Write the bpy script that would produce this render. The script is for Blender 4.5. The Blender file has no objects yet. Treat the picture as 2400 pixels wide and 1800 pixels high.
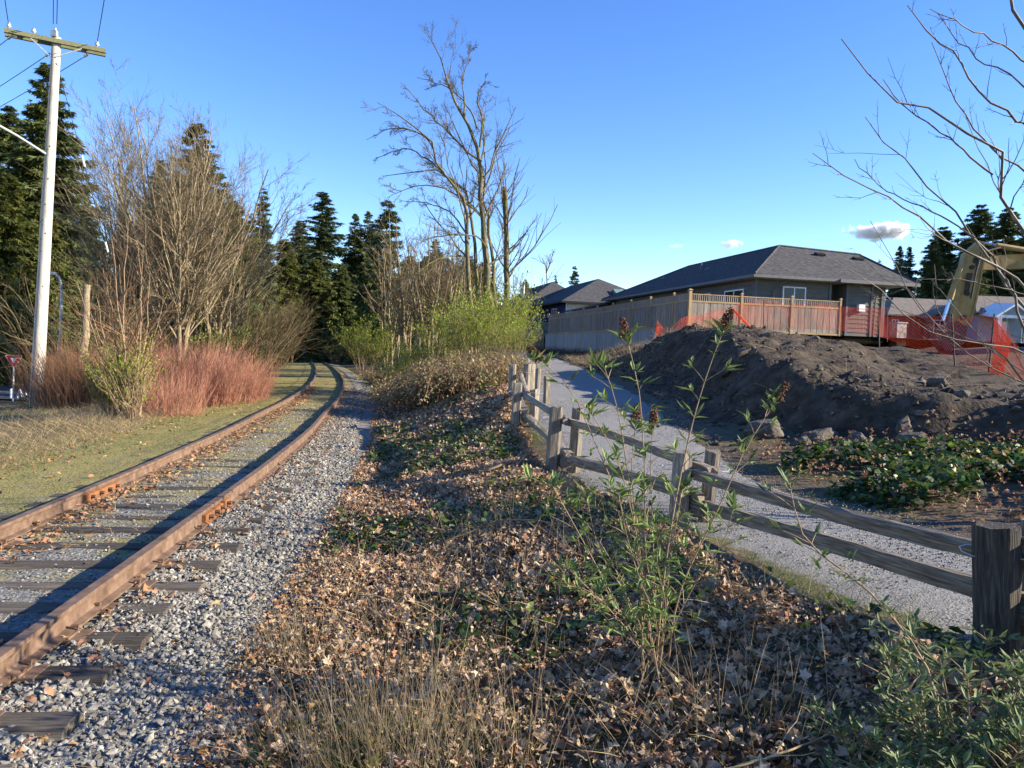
import bpy, math, random
import numpy as np
from mathutils import Matrix, Vector, Quaternion

random.seed(7)
RNG = np.random.default_rng(11)
SC = bpy.context.scene
COL = SC.collection
R_ = math.radians

# ------------------------------------------------------------------ camera, sky, sun, exposure
CAM_Z = 1.7
PITCH, ROLL = R_(-2.7), R_(2.0)
FPX = 1800.0                                   # focal length in pixels of the 2400 px wide photograph
_F = np.array([0, math.cos(PITCH), math.sin(PITCH)])
_R = np.array([1.0, 0, 0]); _U = np.cross(_R, _F)
CR = _R * math.cos(ROLL) + _U * math.sin(ROLL)
CU = -_R * math.sin(ROLL) + _U * math.cos(ROLL)
cam = bpy.data.cameras.new('camera'); cam_o = bpy.data.objects.new('camera', cam); COL.objects.link(cam_o)
cam.sensor_width = 36.0; cam.lens = 36.0 * FPX / 2400.0; cam.clip_start = 0.05; cam.clip_end = 6000
cam_o.matrix_world = Matrix(((CR[0], CU[0], -_F[0], 0), (CR[1], CU[1], -_F[1], 0), (CR[2], CU[2], -_F[2], CAM_Z), (0, 0, 0, 1)))
SC.camera = cam_o

SUN_AZ, SUN_EL = R_(95), R_(21.5)
W = bpy.data.worlds.new('World'); SC.world = W; W.use_nodes = True
nt = W.node_tree; sky = nt.nodes.new('ShaderNodeTexSky'); sky.sky_type = 'NISHITA'; sky.sun_disc = False
sky.sun_elevation = SUN_EL; sky.sun_rotation = SUN_AZ; sky.air_density = 1.0; sky.dust_density = 0.0; sky.ozone_density = 2.0; sky.altitude = 1800
bg = nt.nodes['Background']; bg.inputs[1].default_value = 0.118
hsv = nt.nodes.new('ShaderNodeHueSaturation'); hsv.inputs['Saturation'].default_value = 1.25; hsv.inputs['Hue'].default_value = 0.514
nt.links.new(sky.outputs[0], hsv.inputs['Color']); nt.links.new(hsv.outputs[0], bg.inputs[0])
sun = bpy.data.lights.new('sun', 'SUN'); sun.energy = 5.0; sun.angle = R_(0.5); sun.color = (1.0, 0.87, 0.68)
sun_o = bpy.data.objects.new('sun', sun); COL.objects.link(sun_o)
sun_o.rotation_euler = Vector((math.sin(SUN_AZ) * math.cos(SUN_EL), math.cos(SUN_AZ) * math.cos(SUN_EL), math.sin(SUN_EL))).to_track_quat('Z', 'Y').to_euler()
sun_o.location = (40, -5, 30)
SC.view_settings.view_transform = 'Standard'; SC.view_settings.look = 'None'
SC.view_settings.gamma = 1.0; SC.view_settings.exposure = 1.5
SC.cycles.max_bounces = 6; SC.cycles.transparent_max_bounces = 12; SC.cycles.volume_bounces = 8; SC.cycles.volume_step_rate = 0.15; SC.cycles.volume_max_steps = 256

# ------------------------------------------------------------------ helpers: points, noise, meshes
def at(x, y, d):
    """a point y metres away (measured along world +Y) seen in the direction of a place in the photograph"""
    v = _F + CR * (x - 1200) / FPX - CU * (y - 900) / FPX
    return v / v[1] * d + np.array([0, 0, CAM_Z])

def nrm(v):
    return v / np.maximum(np.linalg.norm(v, axis=-1, keepdims=True), 1e-9)

def vnoise(x, y, s=1.0, seed=0):
    x = np.asarray(x, float) * s + seed * 17.3; y = np.asarray(y, float) * s - seed * 9.1
    xi = np.floor(x); yi = np.floor(y); fx = x - xi; fy = y - yi
    fx = fx * fx * (3 - 2 * fx); fy = fy * fy * (3 - 2 * fy)
    def h(a, b):
        v = np.sin(a * 127.1 + b * 311.7 + seed * 3.7) * 43758.5453
        return v - np.floor(v)
    return (h(xi, yi) * (1 - fx) + h(xi + 1, yi) * fx) * (1 - fy) + (h(xi, yi + 1) * (1 - fx) + h(xi + 1, yi + 1) * fx) * fy * 1.0

def fbm(x, y, s=1.0, seed=0, o=4):
    r = 0; a = 0.5
    for i in range(o):
        r = r + a * (vnoise(x, y, s, seed + i * 5) - 0.5); s *= 2.1; a *= 0.5
    return r

def sstep(t):
    t = np.clip(t, 0, 1); return t * t * (3 - 2 * t)

def mk(name, V, faces, mat, smooth=False, attrs=None):
    V = np.ascontiguousarray(V, dtype=np.float32)
    me = bpy.data.meshes.new(name)
    faces = [np.asarray(f, dtype=np.int32) for f in faces if len(f)]
    loops = np.concatenate([f.ravel() for f in faces]); tot = np.concatenate([np.full(len(f), f.shape[1], np.int32) for f in faces])
    me.vertices.add(len(V)); me.vertices.foreach_set('co', V.ravel())
    me.loops.add(len(loops)); me.loops.foreach_set('vertex_index', loops)
    me.polygons.add(len(tot)); me.polygons.foreach_set('loop_start', np.concatenate([[0], np.cumsum(tot)[:-1]]).astype(np.int32))
    me.update(calc_edges=True)
    me.polygons.foreach_set('use_smooth', np.full(len(tot), bool(smooth)))
    for m in (mat if isinstance(mat, (list, tuple)) else [mat]): me.materials.append(m)
    if attrs:
        for k, a in attrs.items():
            at_ = me.attributes.new(k, 'FLOAT', 'POINT'); at_.data.foreach_set('value', np.ascontiguousarray(a, dtype=np.float32))
    return me

def tag(o, label=None, cat=None, group=None, kind=None):
    if label: o['label'] = label
    if cat: o['category'] = cat
    if group: o['group'] = group
    if kind: o['kind'] = kind
    return o

def ob(name, me, parent=None, loc=None, rotz=0.0, **kw):
    o = bpy.data.objects.new(name, me); COL.objects.link(o)
    if parent: o.parent = parent
    if loc is not None: o.location = tuple(float(c) for c in loc)
    if rotz: o.rotation_euler = (0, 0, rotz)
    return tag(o, **kw)

def empty(name, loc=(0, 0, 0), rotz=0.0, **kw):
    o = ob(name, None, None, loc, rotz, **kw); o.empty_display_size = 0.2; return o

def copy_tree(o, parent=None):
    c = o.copy(); COL.objects.link(c); c.parent = parent
    for ch in list(o.children): copy_tree(ch, c)
    return c

class MB:
    def __init__(s): s.V = []; s.F = {}; s.n = 0
    def add(s, V, *faces):
        V = np.asarray(V, float).reshape(-1, 3)
        for f in faces:
            f = np.asarray(f)
            if len(f): s.F.setdefault(f.shape[1], []).append(f + s.n)
        s.V.append(V); s.n += len(V); return s
    def box(s, c, size, R=None):
        h = np.array(size) / 2
        v = np.array([[x, y, z] for x in (-1, 1) for y in (-1, 1) for z in (-1, 1)]) * h
        if R is not None: v = v @ np.asarray(R).T
        return s.add(v + np.array(c), [[0, 1, 3, 2], [4, 6, 7, 5], [0, 4, 5, 1], [2, 3, 7, 6], [0, 2, 6, 4], [1, 5, 7, 3]])
    def lo(s, a, b):
        a = np.array(a, float); b = np.array(b, float); return s.box((a + b) / 2, b - a)
    def tube(s, P, r, S=8, cap=True):
        P = np.asarray(P, float); r = np.broadcast_to(np.asarray(r, float), (len(P),))
        V, Q = tubes(P[None], r[None], S); s.add(V, Q)
        if cap:
            n = s.n - len(V); k = len(P)
            s.F.setdefault(S, []).append(np.array([[n + i for i in range(S)][::-1], [n + (k - 1) * S + i for i in range(S)]]))
        return s
    def prism(s, poly, y0, y1):
        """polygon in x,z extruded along y"""
        n = len(poly); v = [(p[0], y0, p[1]) for p in poly] + [(p[0], y1, p[1]) for p in poly]
        s.add(v, [[i, (i + 1) % n, n + (i + 1) % n, n + i] for i in range(n)])
        b = s.n - 2 * n
        s.F.setdefault(n, []).append(np.array([[b + i for i in range(n)][::-1], [b + n + i for i in range(n)]])); return s
    def poly(s, pts):
        s.add(pts, [list(range(len(pts)))]); return s
    def mesh(s, name, mat, smooth=False):
        return mk(name, np.concatenate(s.V), [np.concatenate(f) for f in s.F.values()], mat, smooth)

def tubes(P, R, S=4):
    P = np.asarray(P, float); R = np.asarray(R, float); N, K, _ = P.shape
    T = nrm(np.gradient(P, axis=1))
    ref = np.where(np.abs(T[:, :1, 2:3]) > 0.75, np.array([1.0, 0.13, 0.0]), np.array([0.0, 0.1, 1.0]))
    e1 = nrm(np.cross(T, np.broadcast_to(ref, T.shape))); e2 = np.cross(T, e1)
    a = np.arange(S) * 2 * math.pi / S
    V = P[:, :, None, :] + R[:, :, None, None] * (np.cos(a)[None, None, :, None] * e1[:, :, None, :] + np.sin(a)[None, None, :, None] * e2[:, :, None, :])
    idx = np.arange(N * K * S).reshape(N, K, S); nx = np.roll(idx, -1, axis=2)
    Q = np.stack([idx[:, :-1], nx[:, :-1], nx[:, 1:], idx[:, 1:]], axis=-1).reshape(-1, 4)
    return V.reshape(-1, 3), Q

def eul(rx, ry, rz):
    """rotation matrices Rz * Ry * Rx for arrays of angles"""
    cx, sx, cy, sy, cz, sz = np.cos(rx), np.sin(rx), np.cos(ry), np.sin(ry), np.cos(rz), np.sin(rz)
    M = np.empty((len(rx), 3, 3))
    M[:, 0, 0] = cz * cy; M[:, 0, 1] = cz * sy * sx - sz * cx; M[:, 0, 2] = cz * sy * cx + sz * sx
    M[:, 1, 0] = sz * cy; M[:, 1, 1] = sz * sy * sx + cz * cx; M[:, 1, 2] = sz * sy * cx - cz * sx
    M[:, 2, 0] = -sy; M[:, 2, 1] = cy * sx; M[:, 2, 2] = cy * cx
    return M

def frame_dir(d):
    """matrices whose y axis is d and z axis is as upright as can be"""
    d = nrm(d); up = np.broadcast_to(np.array([0.02, 0.03, 1.0]), d.shape)
    x = nrm(np.cross(d, up)); z = np.cross(x, d)
    return np.stack([x, d, z], axis=-1)

def scatter(temps, pos, M, scale, rng):
    """copies of little template meshes [(V, F)] -> one V, F list"""
    pick = rng.integers(0, len(temps), len(pos)); Vs = []; Fs = {}; n = 0
    scale = np.asarray(scale, float)
    if scale.ndim == 1: scale = scale[:, None]
    for k, (tv, tf) in enumerate(temps):
        i = np.where(pick == k)[0]
        if not len(i): continue
        v = np.einsum('nij,nkj->nki', M[i], tv[None] * scale[i][:, None, :]) + pos[i][:, None, :]
        for f in tf:
            f = np.asarray(f)
            Fs.setdefault(f.shape[1], []).append((f[None] + (np.arange(len(i)) * len(tv))[:, None, None] + n).reshape(-1, f.shape[1]))
        Vs.append(v.reshape(-1, 3)); n += len(i) * len(tv)
    return np.concatenate(Vs), [np.concatenate(f) for f in Fs.values()]

# ------------------------------------------------------------------ materials
def M(name, cols, scale=4.0, detail=6.0, rough=0.85, bump=0.0, bscale=None, stretch=(1, 1, 1), island=0.0, objr=0.0, transl=0.0,
      spec=0.25, metal=0.0, coord='Object', dist=0.02, hue=0.0, extra=None):
    m = bpy.data.materials.new(name); m.use_nodes = True; nt = m.node_tree; nd = nt.nodes; lk = nt.links.new
    b = nd['Principled BSDF']; b.inputs['Roughness'].default_value = rough; b.inputs['Metallic'].default_value = metal
    b.inputs['Specular IOR Level'].default_value = spec
    tc = nd.new('ShaderNodeTexCoord'); mp = nd.new('ShaderNodeMapping'); mp.inputs['Scale'].default_value = stretch
    lk(tc.outputs[coord], mp.inputs[0])
    vec = mp.outputs[0]
    if objr:
        oi = nd.new('ShaderNodeObjectInfo'); ad = nd.new('ShaderNodeVectorMath'); ad.operation = 'MULTIPLY_ADD'
        lk(oi.outputs['Random'], ad.inputs[0]); ad.inputs[1].default_value = (37, 11, 23); lk(vec, ad.inputs[2]); vec = ad.outputs[0]
    n = nd.new('ShaderNodeTexNoise'); n.inputs['Scale'].default_value = scale; n.inputs['Detail'].default_value = detail
    n.inputs['Roughness'].default_value = 0.62; lk(vec, n.inputs['Vector'])
    r = nd.new('ShaderNodeValToRGB'); el = r.color_ramp.elements
    while len(el) < len(cols): el.new(0.5)
    for e, (p, c) in zip(el, cols): e.position = p; e.color = (*c, 1)
    lk(n.outputs['Fac'], r.inputs[0]); col = r.outputs[0]
    if island or objr or hue:
        hs = nd.new('ShaderNodeHueSaturation'); lk(col, hs.inputs['Color'])
        if island:
            g = nd.new('ShaderNodeNewGeometry'); src = g.outputs['Random Per Island']; amt = island
        else:
            src = oi.outputs['Random']; amt = objr
        mr = nd.new('ShaderNodeMapRange'); mr.inputs['To Min'].default_value = 1 - amt; mr.inputs['To Max'].default_value = 1 + amt
        lk(src, mr.inputs[0]); lk(mr.outputs[0], hs.inputs['Value'])
        if hue:
            m2 = nd.new('ShaderNodeMath'); m2.operation = 'MULTIPLY'; m2.inputs[1].default_value = 7.31; lk(src, m2.inputs[0])
            m3 = nd.new('ShaderNodeMath'); m3.operation = 'FRACT'; lk(m2.outputs[0], m3.inputs[0])
            m4 = nd.new('ShaderNodeMapRange'); m4.inputs['To Min'].default_value = 0.5 - hue; m4.inputs['To Max'].default_value = 0.5 + hue
            lk(m3.outputs[0], m4.inputs[0]); lk(m4.outputs[0], hs.inputs['Hue'])
        col = hs.outputs[0]
    if extra: col = extra(nt, col, vec)
    lk(col, b.inputs['Base Color'])
    if bump:
        n2 = nd.new('ShaderNodeTexNoise'); n2.inputs['Scale'].default_value = bscale or scale * 3; n2.inputs['Detail'].default_value = 5
        lk(vec, n2.inputs['Vector'])
        bp = nd.new('ShaderNodeBump'); bp.inputs['Strength'].default_value = bump; bp.inputs['Distance'].default_value = dist
        lk(n2.outputs['Fac'], bp.inputs['Height']); lk(bp.outputs[0], b.inputs['Normal'])
    if transl:
        tr = nd.new('ShaderNodeBsdfTranslucent'); lk(col, tr.inputs['Color']); mx = nd.new('ShaderNodeMixShader'); mx.inputs[0].default_value = transl
        out = nd['Material Output']; lk(b.outputs[0], mx.inputs[1]); lk(tr.outputs[0], mx.inputs[2]); lk(mx.outputs[0], out.inputs['Surface'])
    return m

def patch(attr=None, col2=(0.1, 0.12, 0.02), scale=1.3, lo=0.45, hi=0.6, col3=None):
    """mix a second colour in patches, optionally only where a mesh attribute allows it"""
    def f(nt, col, vec):
        nd = nt.nodes; lk = nt.links.new
        n = nd.new('ShaderNodeTexNoise'); n.inputs['Scale'].default_value = scale; n.inputs['Detail'].default_value = 7; n.inputs['Roughness'].default_value = 0.7
        lk(vec, n.inputs['Vector'])
        src = n.outputs['Fac']
        if attr:
            a = nd.new('ShaderNodeAttribute'); a.attribute_name = attr
            s = nd.new('ShaderNodeMath'); s.operation = 'MULTIPLY_ADD'; lk(a.outputs['Fac'], s.inputs[0]); s.inputs[1].default_value = 0.5; lk(src, s.inputs[2])
            s2 = nd.new('ShaderNodeMath'); s2.operation = 'SUBTRACT'; lk(s.outputs[0], s2.inputs[0]); s2.inputs[1].default_value = 0.25; src = s2.outputs[0]
        mr = nd.new('ShaderNodeMapRange'); mr.inputs['From Min'].default_value = lo; mr.inputs['From Max'].default_value = hi; lk(src, mr.inputs[0])
        mx = nd.new('ShaderNodeMixRGB'); lk(mr.outputs[0], mx.inputs[0]); lk(col, mx.inputs[1])
        if col3:
            n3 = nd.new('ShaderNodeTexNoise'); n3.inputs['Scale'].default_value = scale * 9; lk(vec, n3.inputs['Vector'])
            m3 = nd.new('ShaderNodeMixRGB'); lk(n3.outputs['Fac'], m3.inputs[0]); m3.inputs[1].default_value = (*col2, 1); m3.inputs[2].default_value = (*col3, 1)
            lk(m3.outputs[0], mx.inputs[2])
        else: mx.inputs[2].default_value = (*col2, 1)
        return mx.outputs[0]
    return f

def wood_cols(a, b, c): return [(0.3, a), (0.5, b), (0.72, c)]

m_ground = M('leafy_soil', [(0.3, (0.035, 0.026, 0.016)), (0.5, (0.085, 0.062, 0.038)), (0.7, (0.16, 0.115, 0.07))], 5, 8, bump=0.6, bscale=18, dist=0.04,
             extra=patch(None, (0.055, 0.07, 0.02), 0.5, 0.5, 0.62, (0.1, 0.115, 0.03)))
m_ballast = M('ballast_gravel', [(0.32, (0.06, 0.062, 0.06)), (0.5, (0.17, 0.17, 0.16)), (0.68, (0.30, 0.30, 0.28))], 28, 8, bump=0.9, bscale=34, dist=0.03,
              extra=patch('moss', (0.13, 0.135, 0.018), 1.6, 0.40, 0.60, (0.34, 0.27, 0.12)))
m_path = M('crushed_gravel', [(0.34, (0.075, 0.077, 0.076)), (0.5, (0.205, 0.205, 0.198)), (0.66, (0.37, 0.365, 0.35))], 70, 9, bump=1.0, bscale=75, dist=0.02,
           extra=patch('edge', (0.13, 0.12, 0.06), 2.5, 0.5, 0.62, (0.09, 0.1, 0.03)))
m_soil = M('dug_soil', [(0.3, (0.018, 0.013, 0.009)), (0.5, (0.046, 0.035, 0.024)), (0.7, (0.095, 0.072, 0.05))], 3.2, 9, bump=0.8, bscale=11, dist=0.06, rough=0.95)
m_asphalt = M('asphalt', [(0.35, (0.05, 0.052, 0.055)), (0.65, (0.085, 0.086, 0.09))], 30, 5, bump=0.2, dist=0.01)
m_stone = M('ballast_stone', [(0.3, (0.09, 0.088, 0.078)), (0.55, (0.225, 0.215, 0.185)), (0.75, (0.37, 0.355, 0.305))], 20, 5, rough=0.8, island=0.45, hue=0.015)
m_boulder = M('boulder_rock', [(0.3, (0.045, 0.04, 0.032)), (0.5, (0.09, 0.08, 0.065)), (0.7, (0.16, 0.145, 0.12))], 5, 9, bump=0.7, bscale=9, dist=0.05)
m_rail = M('rusty_rail', [(0.3, (0.07, 0.042, 0.028)), (0.5, (0.135, 0.085, 0.056)), (0.7, (0.205, 0.14, 0.096))], 7, 8, rough=0.7, bump=0.25, bscale=60, dist=0.004, spec=0.4, stretch=(1, 1, 1))
m_joint = M('orange_rust', [(0.3, (0.15, 0.06, 0.025)), (0.6, (0.24, 0.105, 0.042))], 12, 6, rough=0.8, bump=0.3, bscale=60, dist=0.004)
m_tie = M('weathered_tie', wood_cols((0.03, 0.027, 0.022), (0.085, 0.074, 0.06), (0.17, 0.15, 0.122)), 6, 8, bump=0.9, bscale=14, stretch=(0.6, 9, 9), objr=0.35, dist=0.015)
m_split = M('split_cedar', wood_cols((0.06, 0.05, 0.04), (0.20, 0.172, 0.135), (0.38, 0.335, 0.27)), 5, 9, bump=0.9, bscale=12, stretch=(14, 14, 0.9), objr=0.2, dist=0.012)
m_splitr = M('split_cedar_rail', wood_cols((0.05, 0.042, 0.033), (0.19, 0.162, 0.128), (0.38, 0.33, 0.265)), 5, 9, bump=1.0, bscale=9, stretch=(0.9, 14, 14), objr=0.2, dist=0.012,
             extra=patch(None, (0.09, 0.10, 0.025), 0.35, 0.56, 0.7))
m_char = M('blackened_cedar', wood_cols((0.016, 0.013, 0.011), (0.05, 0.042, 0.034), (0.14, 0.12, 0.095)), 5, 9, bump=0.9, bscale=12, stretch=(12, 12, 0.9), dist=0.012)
m_fence = M('grey_fence_board', wood_cols((0.13, 0.11, 0.09), (0.24, 0.205, 0.165), (0.36, 0.315, 0.26)), 3.5, 8, bump=0.4, bscale=10, stretch=(7, 7, 0.5), objr=0.16, dist=0.006)
m_fpost = M('warm_fence_post', wood_cols((0.26, 0.17, 0.08), (0.38, 0.26, 0.13), (0.48, 0.35, 0.19)), 4, 7, bump=0.3, bscale=10, stretch=(7, 7, 0.6), objr=0.1, dist=0.005)
m_conc = M('cast_concrete', [(0.3, (0.19, 0.195, 0.185)), (0.5, (0.32, 0.32, 0.30)), (0.7, (0.43, 0.425, 0.395))], 1.6, 8, bump=0.25, bscale=20, stretch=(3.5, 3.5, 0.25), dist=0.01)
m_pole = M('bleached_pole', wood_cols((0.27, 0.24, 0.20), (0.46, 0.42, 0.36), (0.60, 0.56, 0.49)), 4, 9, bump=0.5, bscale=8, stretch=(9, 9, 0.5), dist=0.01)
m_arm = M('green_crossarm', wood_cols((0.085, 0.09, 0.045), (0.14, 0.145, 0.08), (0.20, 0.205, 0.12)), 5, 7, bump=0.3, bscale=12, stretch=(1, 9, 9), dist=0.006)
m_porc = M('grey_porcelain', [(0.4, (0.42, 0.43, 0.45)), (0.6, (0.55, 0.56, 0.58))], 9, 2, rough=0.25, spec=0.6)
m_wire = M('dark_cable', [(0.4, (0.02, 0.02, 0.022)), (0.6, (0.035, 0.035, 0.04))], 9, 2, rough=0.6)
m_galv = M('galvanised_steel', [(0.35, (0.36, 0.38, 0.39)), (0.65, (0.50, 0.52, 0.53))], 9, 5, rough=0.5, metal=0.4)
m_white = M('white_paint', [(0.35, (0.68, 0.68, 0.67)), (0.65, (0.80, 0.80, 0.79))], 6, 4, rough=0.6)
m_red = M('sign_red', [(0.4, (0.42, 0.012, 0.02)), (0.6, (0.52, 0.02, 0.03))], 5, 3, rough=0.45)
m_yel = M('sign_yellow', [(0.4, (0.72, 0.38, 0.02)), (0.6, (0.80, 0.45, 0.03))], 5, 3, rough=0.5)
m_blk = M('sign_black', [(0.4, (0.012, 0.012, 0.012)), (0.6, (0.02, 0.02, 0.02))], 5, 3, rough=0.5)
m_grn = M('sign_green', [(0.4, (0.01, 0.16, 0.11)), (0.6, (0.02, 0.22, 0.15))], 5, 3, rough=0.5)
m_shing = M('asphalt_shingle', [(0.3, (0.03, 0.03, 0.033)), (0.5, (0.066, 0.066, 0.069)), (0.72, (0.125, 0.122, 0.12))], 3.2, 6, bump=0.5, bscale=7, stretch=(1.0, 1.0, 7.0), dist=0.02, rough=0.95, spec=0.1)
m_shingb = M('brown_shingle', [(0.3, (0.10, 0.085, 0.075)), (0.6, (0.20, 0.175, 0.155))], 3.2, 6, bump=0.4, bscale=7, stretch=(1, 1, 7), dist=0.02, rough=0.95, spec=0.1)
m_siding = M('grey_siding', [(0.35, (0.092, 0.092, 0.086)), (0.65, (0.115, 0.114, 0.106))], 3, 5, rough=0.75, bump=0.1, bscale=20, objr=0.05, dist=0.004)
m_trim = M('slate_trim', [(0.35, (0.085, 0.09, 0.10)), (0.65, (0.11, 0.115, 0.125))], 4, 3, rough=0.6)
m_gutter = M('grey_gutter', [(0.35, (0.09, 0.092, 0.095)), (0.65, (0.12, 0.122, 0.125))], 4, 3, rough=0.5)
m_soffit = M('cream_soffit', [(0.35, (0.40, 0.37, 0.29)), (0.65, (0.48, 0.44, 0.36))], 4, 3, rough=0.7)
m_glass = M('window_glass', [(0.4, (0.012, 0.013, 0.013)), (0.6, (0.03, 0.032, 0.03))], 1.0, 3, rough=0.08, spec=0.3)
m_blue = M('navy_siding', [(0.35, (0.016, 0.022, 0.075)), (0.65, (0.024, 0.032, 0.10))], 3, 4, rough=0.7, objr=0.05)
m_cream = M('cream_wall', [(0.35, (0.50, 0.47, 0.38)), (0.65, (0.58, 0.55, 0.46))], 3, 4, rough=0.7)
m_brown = M('brown_siding', [(0.35, (0.075, 0.055, 0.055)), (0.65, (0.10, 0.075, 0.073))], 3, 4, rough=0.7)
m_greyblue = M('greyblue_siding', [(0.35, (0.20, 0.23, 0.25)), (0.65, (0.26, 0.29, 0.31))], 3, 4, rough=0.7)
m_panel = M('frosted_panel', [(0.35, (0.13, 0.19, 0.19)), (0.65, (0.19, 0.26, 0.26))], 2, 3, rough=0.2, spec=0.6)
m_skyl = M('skylight_glass', [(0.35, (0.12, 0.22, 0.20)), (0.65, (0.18, 0.30, 0.27))], 2, 3, rough=0.1, spec=0.8)
m_exc = M('excavator_yellow', [(0.3, (0.17, 0.11, 0.035)), (0.5, (0.28, 0.195, 0.07)), (0.7, (0.36, 0.26, 0.10))], 3, 8, rough=0.55, bump=0.05, bscale=20)
m_excd = M('excavator_dark', [(0.4, (0.03, 0.028, 0.026)), (0.6, (0.06, 0.055, 0.05))], 4, 5, rough=0.7)
m_chrome = M('chrome_ram', [(0.4, (0.55, 0.57, 0.6)), (0.6, (0.65, 0.67, 0.7))], 4, 2, rough=0.18, metal=1.0)
m_net = M('orange_plastic_net', [(0.4, (0.78, 0.12, 0.03)), (0.6, (0.85, 0.17, 0.05))], 3, 3, rough=0.5, transl=0.35)
m_plas = M('white_sheet', [(0.4, (0.5, 0.48, 0.46)), (0.6, (0.66, 0.64, 0.62))], 3, 4, rough=0.5, transl=0.2)
m_litter = M('dead_leaf', [(0.25, (0.14, 0.064, 0.03)), (0.5, (0.30, 0.17, 0.088)), (0.75, (0.47, 0.315, 0.18))], 9, 5, rough=0.7, island=0.5, hue=0.02, transl=0.18, bump=0.3, bscale=40, dist=0.01)
m_litter2 = M('bleached_leaf', [(0.25, (0.22, 0.145, 0.085)), (0.5, (0.37, 0.27, 0.175)), (0.75, (0.52, 0.42, 0.30))], 9, 5, rough=0.65, island=0.35, hue=0.012, transl=0.18, bump=0.3, bscale=40, dist=0.01)
m_yleaf = M('yellow_leaf', [(0.35, (0.48, 0.36, 0.03)), (0.65, (0.62, 0.5, 0.06))], 9, 4, rough=0.6, transl=0.25)
m_ivy = M('ivy_leaf', [(0.3, (0.014, 0.032, 0.008)), (0.5, (0.04, 0.08, 0.016)), (0.7, (0.17, 0.20, 0.04))], 7, 5, rough=0.45, spec=0.4, island=0.5, hue=0.025, transl=0.38)
m_grass = M('green_grass', [(0.3, (0.05, 0.085, 0.018)), (0.7, (0.12, 0.165, 0.035))], 3, 4, rough=0.6, island=0.4, hue=0.02, transl=0.3)
m_dry = M('dry_grass', [(0.3, (0.26, 0.19, 0.10)), (0.55, (0.42, 0.33, 0.19)), (0.75, (0.56, 0.46, 0.29))], 4, 4, rough=0.7, island=0.35, transl=0.25)
m_bud = M('butterfly_leaf', [(0.3, (0.11, 0.165, 0.045)), (0.6, (0.20, 0.27, 0.085)), (0.8, (0.30, 0.36, 0.15))], 9, 4, rough=0.55, island=0.35, hue=0.012, transl=0.3)
m_budg = M('grey_green_leaf', [(0.3, (0.095, 0.13, 0.05)), (0.6, (0.165, 0.215, 0.088)), (0.8, (0.25, 0.30, 0.15))], 9, 4, rough=0.6, island=0.3, hue=0.012, transl=0.25)
m_stem = M('tan_stem', [(0.3, (0.14, 0.095, 0.055)), (0.6, (0.27, 0.195, 0.12)), (0.8, (0.36, 0.27, 0.18))], 6, 5, rough=0.75, stretch=(4, 4, 1), island=0.25)
m_redst = M('red_stem', [(0.3, (0.13, 0.05, 0.034)), (0.55, (0.24, 0.105, 0.068)), (0.75, (0.36, 0.22, 0.145))], 4, 4, rough=0.65, island=0.5, hue=0.012)
m_brnst = M('brown_stem', [(0.3, (0.13, 0.065, 0.035)), (0.6, (0.23, 0.125, 0.07)), (0.8, (0.30, 0.18, 0.11))], 4, 4, rough=0.7, island=0.35)
m_seed = M('dead_flower', [(0.3, (0.05, 0.022, 0.012)), (0.6, (0.13, 0.06, 0.03)), (0.8, (0.22, 0.11, 0.06))], 9, 4, rough=0.85, island=0.4)
m_bark = M('grey_tan_bark', [(0.3, (0.10, 0.078, 0.045)), (0.5, (0.21, 0.168, 0.105)), (0.7, (0.34, 0.28, 0.19))], 5, 7, bump=0.6, bscale=14, stretch=(4, 4, 1), dist=0.02, island=0.15)
m_mossb = M('mossy_bark', [(0.3, (0.05, 0.042, 0.026)), (0.5, (0.115, 0.095, 0.055)), (0.7, (0.21, 0.18, 0.12))], 4, 7, bump=0.7, bscale=10, stretch=(3, 3, 0.8), dist=0.03,
            extra=patch(None, (0.12, 0.115, 0.02), 1.2, 0.52, 0.6))
m_twig = M('olive_twig', [(0.3, (0.085, 0.064, 0.032)), (0.6, (0.165, 0.125, 0.064)), (0.8, (0.25, 0.195, 0.105))], 2, 4, rough=0.8, island=0.3)
m_twigd = M('dark_twig', [(0.3, (0.06, 0.045, 0.03)), (0.6, (0.115, 0.09, 0.06)), (0.8, (0.18, 0.145, 0.10))], 2, 4, rough=0.8, island=0.3)
m_near = M('smooth_twig_bark', [(0.3, (0.05, 0.04, 0.03)), (0.5, (0.105, 0.085, 0.065)), (0.7, (0.20, 0.175, 0.14))], 7, 7, rough=0.6, bump=0.2, bscale=30, dist=0.005)
m_need = M('conifer_needles', [(0.3, (0.042, 0.06, 0.018)), (0.55, (0.09, 0.115, 0.034)), (0.75, (0.15, 0.165, 0.052))], 0.9, 5, rough=0.6, island=0.45, hue=0.015, transl=0.2, objr=0.0)
m_need2 = M('blue_green_needles', [(0.3, (0.04, 0.064, 0.026)), (0.55, (0.082, 0.115, 0.052)), (0.75, (0.135, 0.165, 0.08))], 0.9, 5, rough=0.6, island=0.45, hue=0.015, transl=0.2)
m_cedar = M('cedar_sprays', [(0.3, (0.05, 0.066, 0.014)), (0.55, (0.10, 0.115, 0.026)), (0.75, (0.16, 0.16, 0.042))], 0.9, 5, rough=0.6, island=0.4, hue=0.02, transl=0.25)
m_shrub = M('spring_leaf', [(0.3, (0.12, 0.165, 0.018)), (0.55, (0.24, 0.29, 0.032)), (0.75, (0.38, 0.39, 0.06))], 1.5, 4, rough=0.5, island=0.35, hue=0.015, transl=0.4)
m_shrub2 = M('olive_leaf', [(0.3, (0.08, 0.11, 0.022)), (0.6, (0.15, 0.185, 0.04)), (0.8, (0.22, 0.24, 0.075))], 1.5, 4, rough=0.55, island=0.35, hue=0.015, transl=0.35)
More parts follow.
